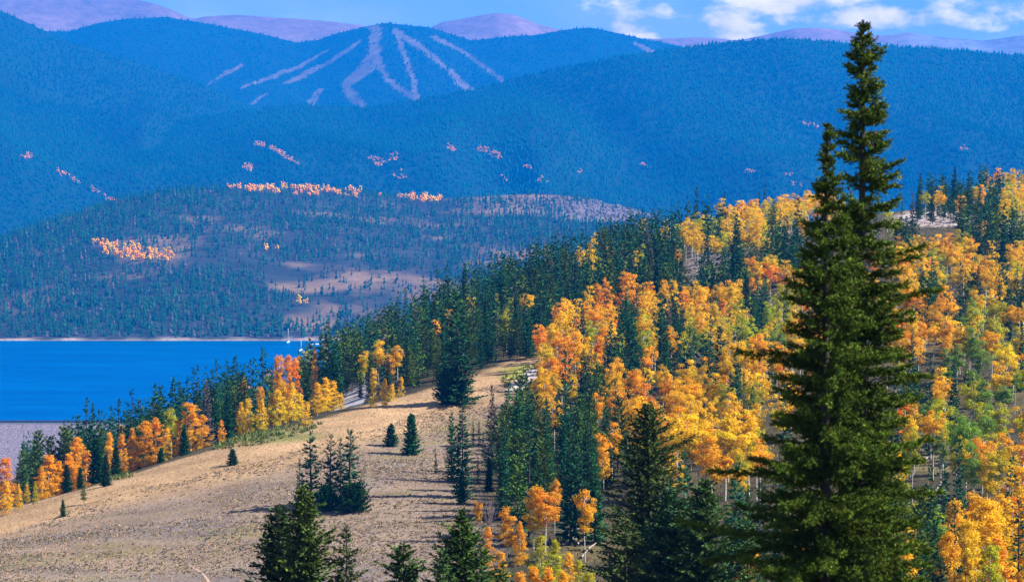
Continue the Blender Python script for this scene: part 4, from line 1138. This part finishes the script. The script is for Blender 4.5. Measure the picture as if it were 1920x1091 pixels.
def mass(idx, pick, name, mat, label):
    Vs, Fs, Cs, o_ = [], [], [], 0
    for i in idx:
        q = trees[i]; lod, H, c = pick(q)
        a = rb.random() * 6.283; ca, sa = math.cos(a), math.sin(a); s = q['h'] / H; w = s * q['wide']
        V = lod[0]
        W_ = np.stack([(V[:, 0] * ca - V[:, 1] * sa) * w + q['x'], (V[:, 0] * sa + V[:, 1] * ca) * w + q['y'], V[:, 2] * s + q['z']], -1)
        Vs.append(W_.astype(np.float32)); Fs.append(lod[1] + o_); o_ += len(V); Cs.append((lod[2] * c).astype(np.float32))
    if not Vs: return
    print(name, len(idx), 'quads', sum(len(f) for f in Fs))
    tag(add(name, make_mesh(name, np.concatenate(Vs), np.concatenate(Fs), mat, np.concatenate(Cs))), label, kind='stuff')
mass([i for i in asp_ if i not in single and i not in drop], lambda q: (LODA[int(rb.integers(0, 4))], 12.0, np.array(LEAF[q['ch']]) * (0.85 + 0.3 * rb.random())), 'aspen_wood', M_ASPEN, 'half hidden golden aspens filling the wood on the near hillside')
mass([i for i in con_ if i not in single and i not in drop], lambda q: ((LODN if q['d'] < 470 else LODP if q['kind'] == 'pine' else LODC)[int(rb.integers(0, 3))], 14.0 if q['kind'] == 'pine' and q['d'] >= 470 else 16.0, np.array(GREEN[q['kind']]) * (0.75 + 0.5 * rb.random()) if not q['dead'] else np.array((0.11, 0.095, 0.095))), 'conifer_wood', M_NEEDLE, 'half hidden dark conifers filling the wood on the near hillside')
tr = [tube([(q['x'], q['y'], q['z'] - .2), (q['x'], q['y'], q['z'] + q['h'] * .85)], (0.13, 0.04), 4) for q in (trees[i] for i in asp_ if i not in single and trees[i]['vis'] > 0)]
if tr:
    V, F = joined(tr); tag(add('aspen_trunk_thicket', make_mesh('aspen_trunk_thicket', V, F, M_WHITE_BARK)), 'pale trunks of the half hidden aspens', kind='stuff')

# ------------------------------------------------------------------ foreground firs
def fir(name, px, top, Y, halfw, label, seed, colr, dz=0.2, nb=6, step=0.10, tw=0.26, needles=0, ww=0.12, up=0.12, e_low=-0.22, e_top=0.30, gap=0.1, tier=0.14, vz_s=0.40, jit=0.3, cones=0, base_z=None, lean=0.0, cat='fir', tr=0.0125):
    """halfw: pairs (pixel y, half width in pixels); needles > 0 gives every twig its own needles"""
    r = np.random.default_rng(seed)
    x, y, ztop = pt(px, top, Y)
    zb = float(zat(x, y)) if base_z is None else base_z
    h = ztop - zb
    k = Y / FPX
    ys = np.array([a for a, _ in halfw], float); ws = np.array([w for _, w in halfw]) * k * (1.06 if needles else 1.28)
    ts = np.array([(pt(px, a, Y)[2] - zb) / h for a in ys])
    o_ = np.argsort(ts); ts, ws = ts[o_], ws[o_]
    prof = lambda t_: max(0.05, float(np.interp(t_, ts, ws)) - 0.45 * tw * min(1, 3 * float(np.interp(t_, ts, ws))))
    vis0 = max(0.04, (pt(px, 1180, Y)[2] - zb) / h)
    B = branches(r, h, prof, dz, nb, vis0, e_low, e_top, jit, gap=gap, tier=tier)
    P, D, L, fr = twigs(r, B, step, tw, up, vz_s=vz_s)
    t_ = add(name, None, loc=(x, y, zb - 0.15))
    tag(t_, label, cat, 'conifers in the near foreground')
    parts = [limb_mesh(r, B, 0.035)]
    if needles:
        n = len(P)
        tc_ = tone(r, n, 0.25, 0.5) * (0.75 + 0.7 * fr[:, None] ** 1.5)      # paler new growth at the tips
        parts.append(diamonds(P, D, L, np.full(n, 0.030), r, tc_ * np.array((0.9, 0.8, 0.6)), 0.3))
        idx = np.repeat(np.arange(n), needles)
        u = r.random(len(idx))
        Q = P[idx] + D[idx] * (L[idx] * u)[:, None]
        nd = unit(D[idx] * 0.55 + unit(r.normal(size=(len(idx), 3)) + np.array((0, 0, 0.6))) * 0.95)
        ln = 0.06 + 0.04 * r.random(len(idx))
        side = unit(np.cross(nd, r.normal(size=nd.shape))) * 0.019
        V = np.stack([Q - side, Q + side, Q + nd * ln[:, None]], 1).reshape(-1, 3)
        parts.append((V, np.arange(len(idx) * 3).reshape(-1, 3), np.repeat(tc_[idx] * (0.85 + 0.3 * r.random((len(idx), 1))), 3, 0)))
    else:
        parts.append(diamonds(P, D, L, ww * (0.7 + 0.6 * r.random(len(P))), r, tone(r, len(P), 0.28, 0.4)))
    V, F, C_ = stack(parts)
    add('crown', make_mesh(name + '_crown', V, F, M_NEEDLE, C_), t_, color=colr)
    add('trunk', trunk_mesh(name + '_trunk', h * 0.99, h * tr, M_BARK, r, 0.002, 8, 10), t_)
    for q in range(cones):
        # upright cones crowded on the top shoots
        u = 1 - 0.03 - 0.30 * r.random(); a = r.random() * 6.283; d_ = prof(u) * (0.45 + 0.5 * r.random())
        c0 = np.array((math.cos(a) * d_, math.sin(a) * d_, h * u + 0.05))
        V, F = tube([c0, c0 + (0, 0, .02), c0 + (0, 0, .06), c0 + (0, 0, .10), c0 + (0, 0, .12)], (0.008, 0.024, 0.028, 0.02, 0.005), 6)
        add('cone', make_mesh('fir_cone', V, F, M_CONE, None, True), t_)
    return t_
OLIVE = (0.064, 0.122, 0.012)
fir('fir_tree', 1621, 12, 60.5, [(12, 2), (50, 10), (75, 20), (110, 26), (150, 34), (200, 42), (260, 46), (330, 52), (400, 56), (460, 62), (520, 72), (620, 80), (720, 84), (820, 86), (920, 90), (1180, 96)],
    'tall foreground fir reaching the sky, right and higher of the double fir', 901, OLIVE, dz=0.28, nb=12, step=0.08, tw=0.29, needles=19, cones=46, gap=0.20, jit=0.40, e_low=-0.26, e_top=0.20, up=0.12, tier=0.20, vz_s=0.36)
fir('fir_tree', 1553, 216, 58.5, [(216, 2), (262, 7), (300, 17), (350, 26), (400, 34), (450, 46), (500, 62), (560, 68), (640, 72), (720, 84), (800, 102), (880, 126), (960, 144), (1060, 154), (1180, 166)],
    'lower broad foreground fir, left of the double fir', 902, OLIVE, dz=0.29, nb=14, step=0.085, tw=0.32, needles=19, cones=26, gap=0.20, jit=0.40, e_low=-0.26, e_top=0.20, up=0.12, tier=0.20, vz_s=0.36)
BRIGHT = (0.044, 0.108, 0.024)
fir('fir_tree', 522, 938, 131, [(938, 3), (970, 20), (1010, 32), (1050, 40), (1180, 50)], 'left and darker of the bushy fir pair at the bottom edge', 911, (0.041, 0.089, 0.027), dz=0.24, nb=16, step=0.11, tw=0.32, ww=0.13, gap=0.05)
fir('fir_tree', 571, 902, 129, [(902, 3), (930, 16), (970, 26), (1010, 36), (1050, 44), (1180, 56)], 'right and taller of the bushy fir pair at the bottom edge', 912, (0.062, 0.119, 0.019), dz=0.24, nb=16, step=0.11, tw=0.32, ww=0.13, gap=0.05)
fir('fir_tree', 649, 974, 128, [(974, 2), (1000, 10), (1030, 18), (1060, 24), (1180, 32)], 'slim ragged brownish fir right of the bushy pair', 913, (0.054, 0.084, 0.032), dz=0.26, nb=10, step=0.12, tw=0.30, ww=0.12, gap=0.15, jit=.4)
fir('fir_tree', 756, 1005, 126, [(1005, 3), (1030, 14), (1060, 26), (1180, 42)], 'short bright green fir alone at the bottom edge', 914, BRIGHT, dz=0.24, nb=14, step=0.11, tw=0.32, ww=0.13, gap=0.08)
fir('fir_tree', 866, 944, 124, [(944, 3), (975, 14), (1010, 30), (1050, 44), (1180, 62)], 'dense bright green fir before the small orange aspens', 915, (0.054, 0.119, 0.021), dz=0.22, nb=16, step=0.11, tw=0.32, ww=0.13, gap=0.06)
fir('fir_tree', 903, 1000, 122, [(1000, 2), (1030, 10), (1180, 22)], 'slim fir close on the right of the dense bright one', 916, BRIGHT, dz=0.26, nb=10, step=0.12, tw=0.30, ww=0.12, gap=0.1)
fir('fir_tree', 830, 1020, 120, [(1020, 3), (1050, 14), (1180, 30)], 'low fir at the left foot of the dense bright one', 917, BRIGHT, dz=0.26, nb=10, step=0.12, tw=0.30, ww=0.12, gap=0.1)
fir('fir_tree', 943, 1040, 120, [(1040, 3), (1070, 12), (1180, 26)], 'small fir below the orange aspens at the bottom edge', 918, BRIGHT, dz=0.26, nb=10, step=0.12, tw=0.30, ww=0.12, gap=0.1)
fir('pine_tree', 1216, 748, 165, [(748, 4), (775, 16), (810, 32), (860, 46), (910, 54), (960, 64), (1050, 74), (1180, 80)], 'large dark ragged pine left of the double fir', 919, (0.048, 0.090, 0.018), dz=0.28, nb=17, step=0.13, tw=0.34, ww=0.15, gap=0.14, jit=.38, vz_s=0.5, e_low=-.1, e_top=.35, up=.12, tier=0.2, cat='pine', tr=0.016)
fir('fir_tree', 1256, 905, 140, [(905, 4), (940, 18), (990, 34), (1040, 44), (1180, 54)], 'blue green fir in front of the large dark pine', 920, (0.035, 0.097, 0.038), dz=0.24, nb=16, step=0.11, tw=0.32, ww=0.13, gap=0.06)
fir('fir_tree', 1322, 885, 138, [(885, 4), (920, 18), (970, 34), (1030, 50), (1180, 64)], 'bright conical fir between the pine and the double fir', 921, (0.049, 0.115, 0.027), dz=0.24, nb=16, step=0.11, tw=0.32, ww=0.13, gap=0.06)
fir('fir_tree', 1402, 955, 136, [(955, 3), (990, 16), (1040, 28), (1180, 42)], 'small fir tucked against the left side of the double fir', 922, BRIGHT, dz=0.25, nb=8, step=0.14, tw=0.33, ww=0.14, gap=0.08)
fir('fir_tree', 1172, 960, 138, [(960, 4), (1000, 24), (1050, 34), (1180, 44)], 'shaded fir at the left foot of the large dark pine', 923, (0.049, 0.084, 0.021), dz=0.26, nb=8, step=0.14, tw=0.36, ww=0.15, gap=0.12)
fir('fir_tree', 1672, 805, 150, [(805, 3), (850, 16), (900, 26), (960, 36), (1020, 46), (1180, 58)], 'dark fir half hidden behind the right side of the double fir', 924, (0.041, 0.089, 0.023), dz=0.26, nb=8, step=0.14, tw=0.36, ww=0.15, gap=0.08)
fir('fir_tree', 1765, 1040, 190, [(1040, 3), (1070, 14), (1180, 26)], 'small dark fir among the golden aspens at the lower right', 925, (0.032, 0.081, 0.032), dz=0.3, nb=8, step=0.18, tw=0.4, ww=0.18, gap=0.08)
fir('fir_tree', 470, 1068, 118, [(1068, 2), (1180, 14)], 'tip of a small fir poking in at the bottom left edge', 926, BRIGHT, dz=0.25, nb=7, step=0.14, tw=0.3, ww=0.13, gap=0.08)

# ------------------------------------------------------------------ logs, bare shrubs, dead poles
rl = np.random.default_rng(31)
logs = [(1062, 1003, 0.35), (1075, 1012, 0.4), (1085, 1020, 0.38), (1068, 1020, 0.3), (1050, 1000, 1.3), (1098, 1038, 0.35), (1052, 1008, 1.2), (1110, 1030, 0.3), (1085, 995, 0.2),
        (1760, 915, 0.5), (1752, 930, 0.7), (1770, 922, 0.4), (1745, 858, 0.1), (1770, 872, 0.25), (1726, 950, 0.2), (1795, 880, 0.1), (1850, 895, 0.1), (1900, 590, 1.9), (1890, 600, 2.1)]
for k, (px, py, a) in enumerate(logs):
    x, y, z = hit(px, py)
    a = a + 0.75 + 0.5 * rl.random()
    L_ = 4 + 5 * rl.random(); d_ = np.array((math.cos(a), math.sin(a)))
    ts = np.linspace(-.5, .5, 6) * L_
    path = [(x + d_[0] * q, y + d_[1] * q, float(zat(x + d_[0] * q, y + d_[1] * q)) + 0.22 + 0.08 * k % .2) for q in ts]
    V, F = tube(np.array(path) - np.array((x, y, z)), np.linspace(0.17, 0.07, 6), 6)
    zone_ = 'below the slim orange aspens' if px < 1200 else ('in the clearing right of the double fir' if px < 1870 else 'high by the right edge')
    o = add('fallen_log', make_mesh('fallen_log', V, F, M_LOG, None, True), loc=(x, y, z))
    o['_z'] = zone_; o['_px'] = px
for zone_ in set(o['_z'] for o in col.objects if '_z' in o):
    L_ = sorted([o for o in col.objects if o.get('_z') == zone_], key=lambda o: o['_px'])
    for k, o in enumerate(L_):
        tag(o, f'{ordinal(k)} bleached fallen log from the left {zone_}', 'log', 'fallen logs on the slope'); del o['_z'], o['_px']
def bare_mesh(seed, h, w, n):
    r = np.random.default_rng(seed); parts = []
    for q in range(n):
        a = r.random() * 6.283; s = w * r.random() ** .6; hh = h * (0.55 + 0.45 * r.random()) * (1 - 0.25 * s / w)
        p0 = np.array((math.cos(a) * .15, math.sin(a) * .15, -0.1)); p2 = np.array((math.cos(a) * s, math.sin(a) * s, hh)); p1 = (p0 + p2) / 2 + r.normal(size=3) * .12
        parts.append(tube([p0, p1, p2], (0.028, 0.018, 0.006), 3))
        for e in range(5):
            u = 0.45 + .5 * r.random(); b0 = p1 + (p2 - p1) * (u * 2 - 1) if u > .5 else p1; b1 = b0 + np.array((r.normal() * .35, r.normal() * .35, .25 + .45 * r.random()))
            parts.append(tube([b0, b1], (0.014, 0.005), 3))
    V, F = joined(parts)
    return make_mesh('bare_shrub', V, F, M_TWIGGY)
BARE = [bare_mesh(600 + i, 4.2, 1.3, 26) for i in range(3)]
for k, (px, py) in enumerate([(902, 960), (928, 965), (945, 968), (918, 985), (965, 960), (1045, 955), (1058, 905), (1112, 905), (1125, 880), (1090, 880), (1892, 935), (1880, 925), (1905, 690), (1895, 700), (660, 735), (690, 728), (1345, 520), (1330, 540)]):
    x, y, z = hit(px, py)
    zone_ = 'among the small orange aspens' if px < 1080 and px > 800 and py > 920 else ('beside the gravel road' if px < 800 else ('left of the foreground pine' if px < 1200 else ('in the stony clearing high on the slope' if px < 1400 else ('at the right edge low down' if py > 800 else 'at the right edge halfway up'))))
    s = 0.8 + .5 * rl.random()
    o = add('bare_shrub', BARE[k % 3], loc=(x, y, z - .05), rz=rl.random() * 6, scale=s)
    o['_z'] = zone_; o['_px'] = px
for zone_ in set(o['_z'] for o in col.objects if '_z' in o):
    L_ = sorted([o for o in col.objects if o.get('_z') == zone_], key=lambda o: o['_px'])
    for k, o in enumerate(L_):
        tag(o, f'{ordinal(k)} leafless purplish shrub from the left {zone_}', 'shrub', 'leafless shrubs'); del o['_z'], o['_px']

# ------------------------------------------------------------------ ground cover
def tufts(name, n, pick, size, hgt, blades, cols, mat, label, seed, spread=1.0):
    r = np.random.default_rng(seed)
    x = r.uniform(-230, 260, n); y = 250 + (900 - 250) * r.random(n) ** 1.3
    z = zat(x, y)
    uv, d = proj(np.stack([x, y, z], -1))
    ok = (uv[:, 0] > -120) & (uv[:, 0] < 2040) & (uv[:, 1] < 1160) & pick(uv[:, 0], uv[:, 1], x, y, r)
    x, y, z = x[ok], y[ok], z[ok]; n = len(x)
    base = np.stack([x, y, z - 0.03], -1)
    sc = 0.6 + 0.8 * r.random(n)
    cc = np.array(cols)[r.integers(0, len(cols), n)] * (0.75 + .5 * r.random((n, 1)))
    Vs, Cs = [], []
    for b_ in range(blades):
        a = r.random(n) * 6.283
        off = np.stack([np.cos(a), np.sin(a), a * 0], -1) * (size * spread * sc * r.random(n))[:, None]
        p = base + off
        wv = np.stack([-np.sin(a), np.cos(a), a * 0], -1) * (size * .5 * sc)[:, None]
        tip = p + off * .8 + np.stack([r.normal(size=n) * size * .3, r.normal(size=n) * size * .3, hgt * sc * (0.5 + .6 * r.random(n))], -1)
        Vs.append(np.stack([p - wv, p + wv, tip], 1).reshape(-1, 3)); Cs.append(np.repeat(cc * (0.85 + .3 * r.random((n, 1))), 3, 0))
    V = np.concatenate(Vs); F = np.arange(len(V)).reshape(-1, 3)
    print(name, n, len(F))
    tag(add(name, make_mesh(name, V, F, mat, np.concatenate(Cs))), label, kind='stuff')
intan = lambda u, v, x, y, r: inside(u, v, TAN) & (y < 660)
crest_at = lambda u: np.interp(u, [-300, 0, 300, 600, 800, 1000], [1040, 960, 872, 785, 730, 664])
tufts('dry_grass', 400000, lambda u, v, x, y, r: intan(u, v, x, y, r) & (r.random(len(u)) < 0.75), 0.16, 0.22, 3, [(0.42, 0.265, 0.14), (0.34, 0.21, 0.11), (0.46, 0.30, 0.17), (0.29, 0.20, 0.08)], M_TWIG, 'dry tan bunch grass covering the open slope', 41)
tufts('sagebrush', 380000, lambda u, v, x, y, r: intan(u, v, x, y, r) & (v > crest_at(u) + 38 + 18 * fbm(x / 30, y / 30, 2)) & (fbm(x / 22, y / 22, 3) + .25 * r.normal(size=len(u)) > -0.10), 0.26, 0.26, 5, [(0.20, 0.17, 0.15), (0.14, 0.125, 0.115), (0.26, 0.20, 0.16), (0.15, 0.155, 0.06), (0.28, 0.22, 0.10), (0.36, 0.25, 0.16)], M_TWIG, 'grey green sagebrush dotted over the lower open slope', 42)
tufts('undergrowth', 90000, lambda u, v, x, y, r: ~inside(u, v, TAN) & (u > 850), 0.22, 0.5, 4, [(0.20, 0.16, 0.06), (0.16, 0.12, 0.05), (0.13, 0.13, 0.04), (0.26, 0.18, 0.08), (0.22, 0.10, 0.05)], M_TWIG, 'low brown and olive undergrowth between the aspens', 43)
tufts('green_willow_scrub', 160000, lambda u, v, x, y, r: (y > 480) & (y < 640) & ((np.hypot((u - 500) / 105, (v - 818 + (u - 500) * .22) / 12) < 1) | (np.hypot((u - 205) / 45, (v - 893) / 10) < 1) | (np.hypot((u - 985) / 45, (v - 700 + (u - 985) * .35) / 12) < 1)) & (r.random(len(u)) < .9), 0.35, 0.7, 7, [(0.10, 0.15, 0.03), (0.16, 0.19, 0.04), (0.07, 0.11, 0.03), (0.22, 0.20, 0.05)], M_TWIG, 'green scrub along the grassy crest', 44, 1.2)

# stones of the outcrop on the hill across the lake
r = np.random.default_rng(51)
cand = sample_on(PM, 60000, r, slice(1, len(PM) - 4)); uv, _ = proj(cand)
sel = (((uv[:, 0] - 1130) / 125) ** 2 + ((uv[:, 1] - 393 - (uv[:, 0] - 1130) * .12) / 17) ** 2 < 1)
P = cand[sel]; k = len(P)
ci = np.array([(-1, -1, -1), (1, -1, -1), (1, 1, -1), (-1, 1, -1), (-.7, -.8, 1), (.8, -.7, 1), (.7, .7, 1), (-.8, .7, 1)], float)
sz = (1.2 + 3.2 * r.random(k) ** 2)[:, None, None] * np.array((1.2, 1.0, 1.1))
V = P[:, None] + ci[None] * sz * (0.7 + .6 * r.random((k, 8, 3)))
F = np.array([(0, 3, 2, 1), (4, 5, 6, 7), (0, 1, 5, 4), (1, 2, 6, 5), (2, 3, 7, 6), (3, 0, 4, 7)])
F = (F[None] + np.arange(k)[:, None, None] * 8).reshape(-1, 4)
cc = np.repeat(np.array((0.14, 0.115, 0.10)) * (0.5 + .9 * r.random((k, 1))), 8, 0)
tag(add('outcrop_rubble', make_mesh('outcrop_rubble', V.reshape(-1, 3), F, M_FAR, cc)), 'pale broken rock of the outcrop on the hill across the lake', kind='stuff')

# ------------------------------------------------------------------ haze
V, F = box(-9900, 9900, -560, 19900, -234.5, 1640)
mh = bpy.data.materials.new('haze'); mh.use_nodes = True
t = mh.node_tree
for n_ in list(t.nodes):
    if n_.type == 'BSDF_PRINCIPLED': t.nodes.remove(n_)
pv = N(t, 'ShaderNodeVolumePrincipled')
pv.inputs['Color'].default_value = (0.0, 0.28, 1.0, 1)
pv.inputs['Density'].default_value = 0.000066
pv.inputs['Anisotropy'].default_value = 0.0
link(t, pv.outputs[0], t.nodes['Material Output'].inputs['Volume'])
try: mh.cycles.homogeneous_volume = True
except Exception: pass
hz = add('haze', make_mesh('haze', V, F, mh))
tag(hz, 'blue air haze filling the valley', kind='stuff')
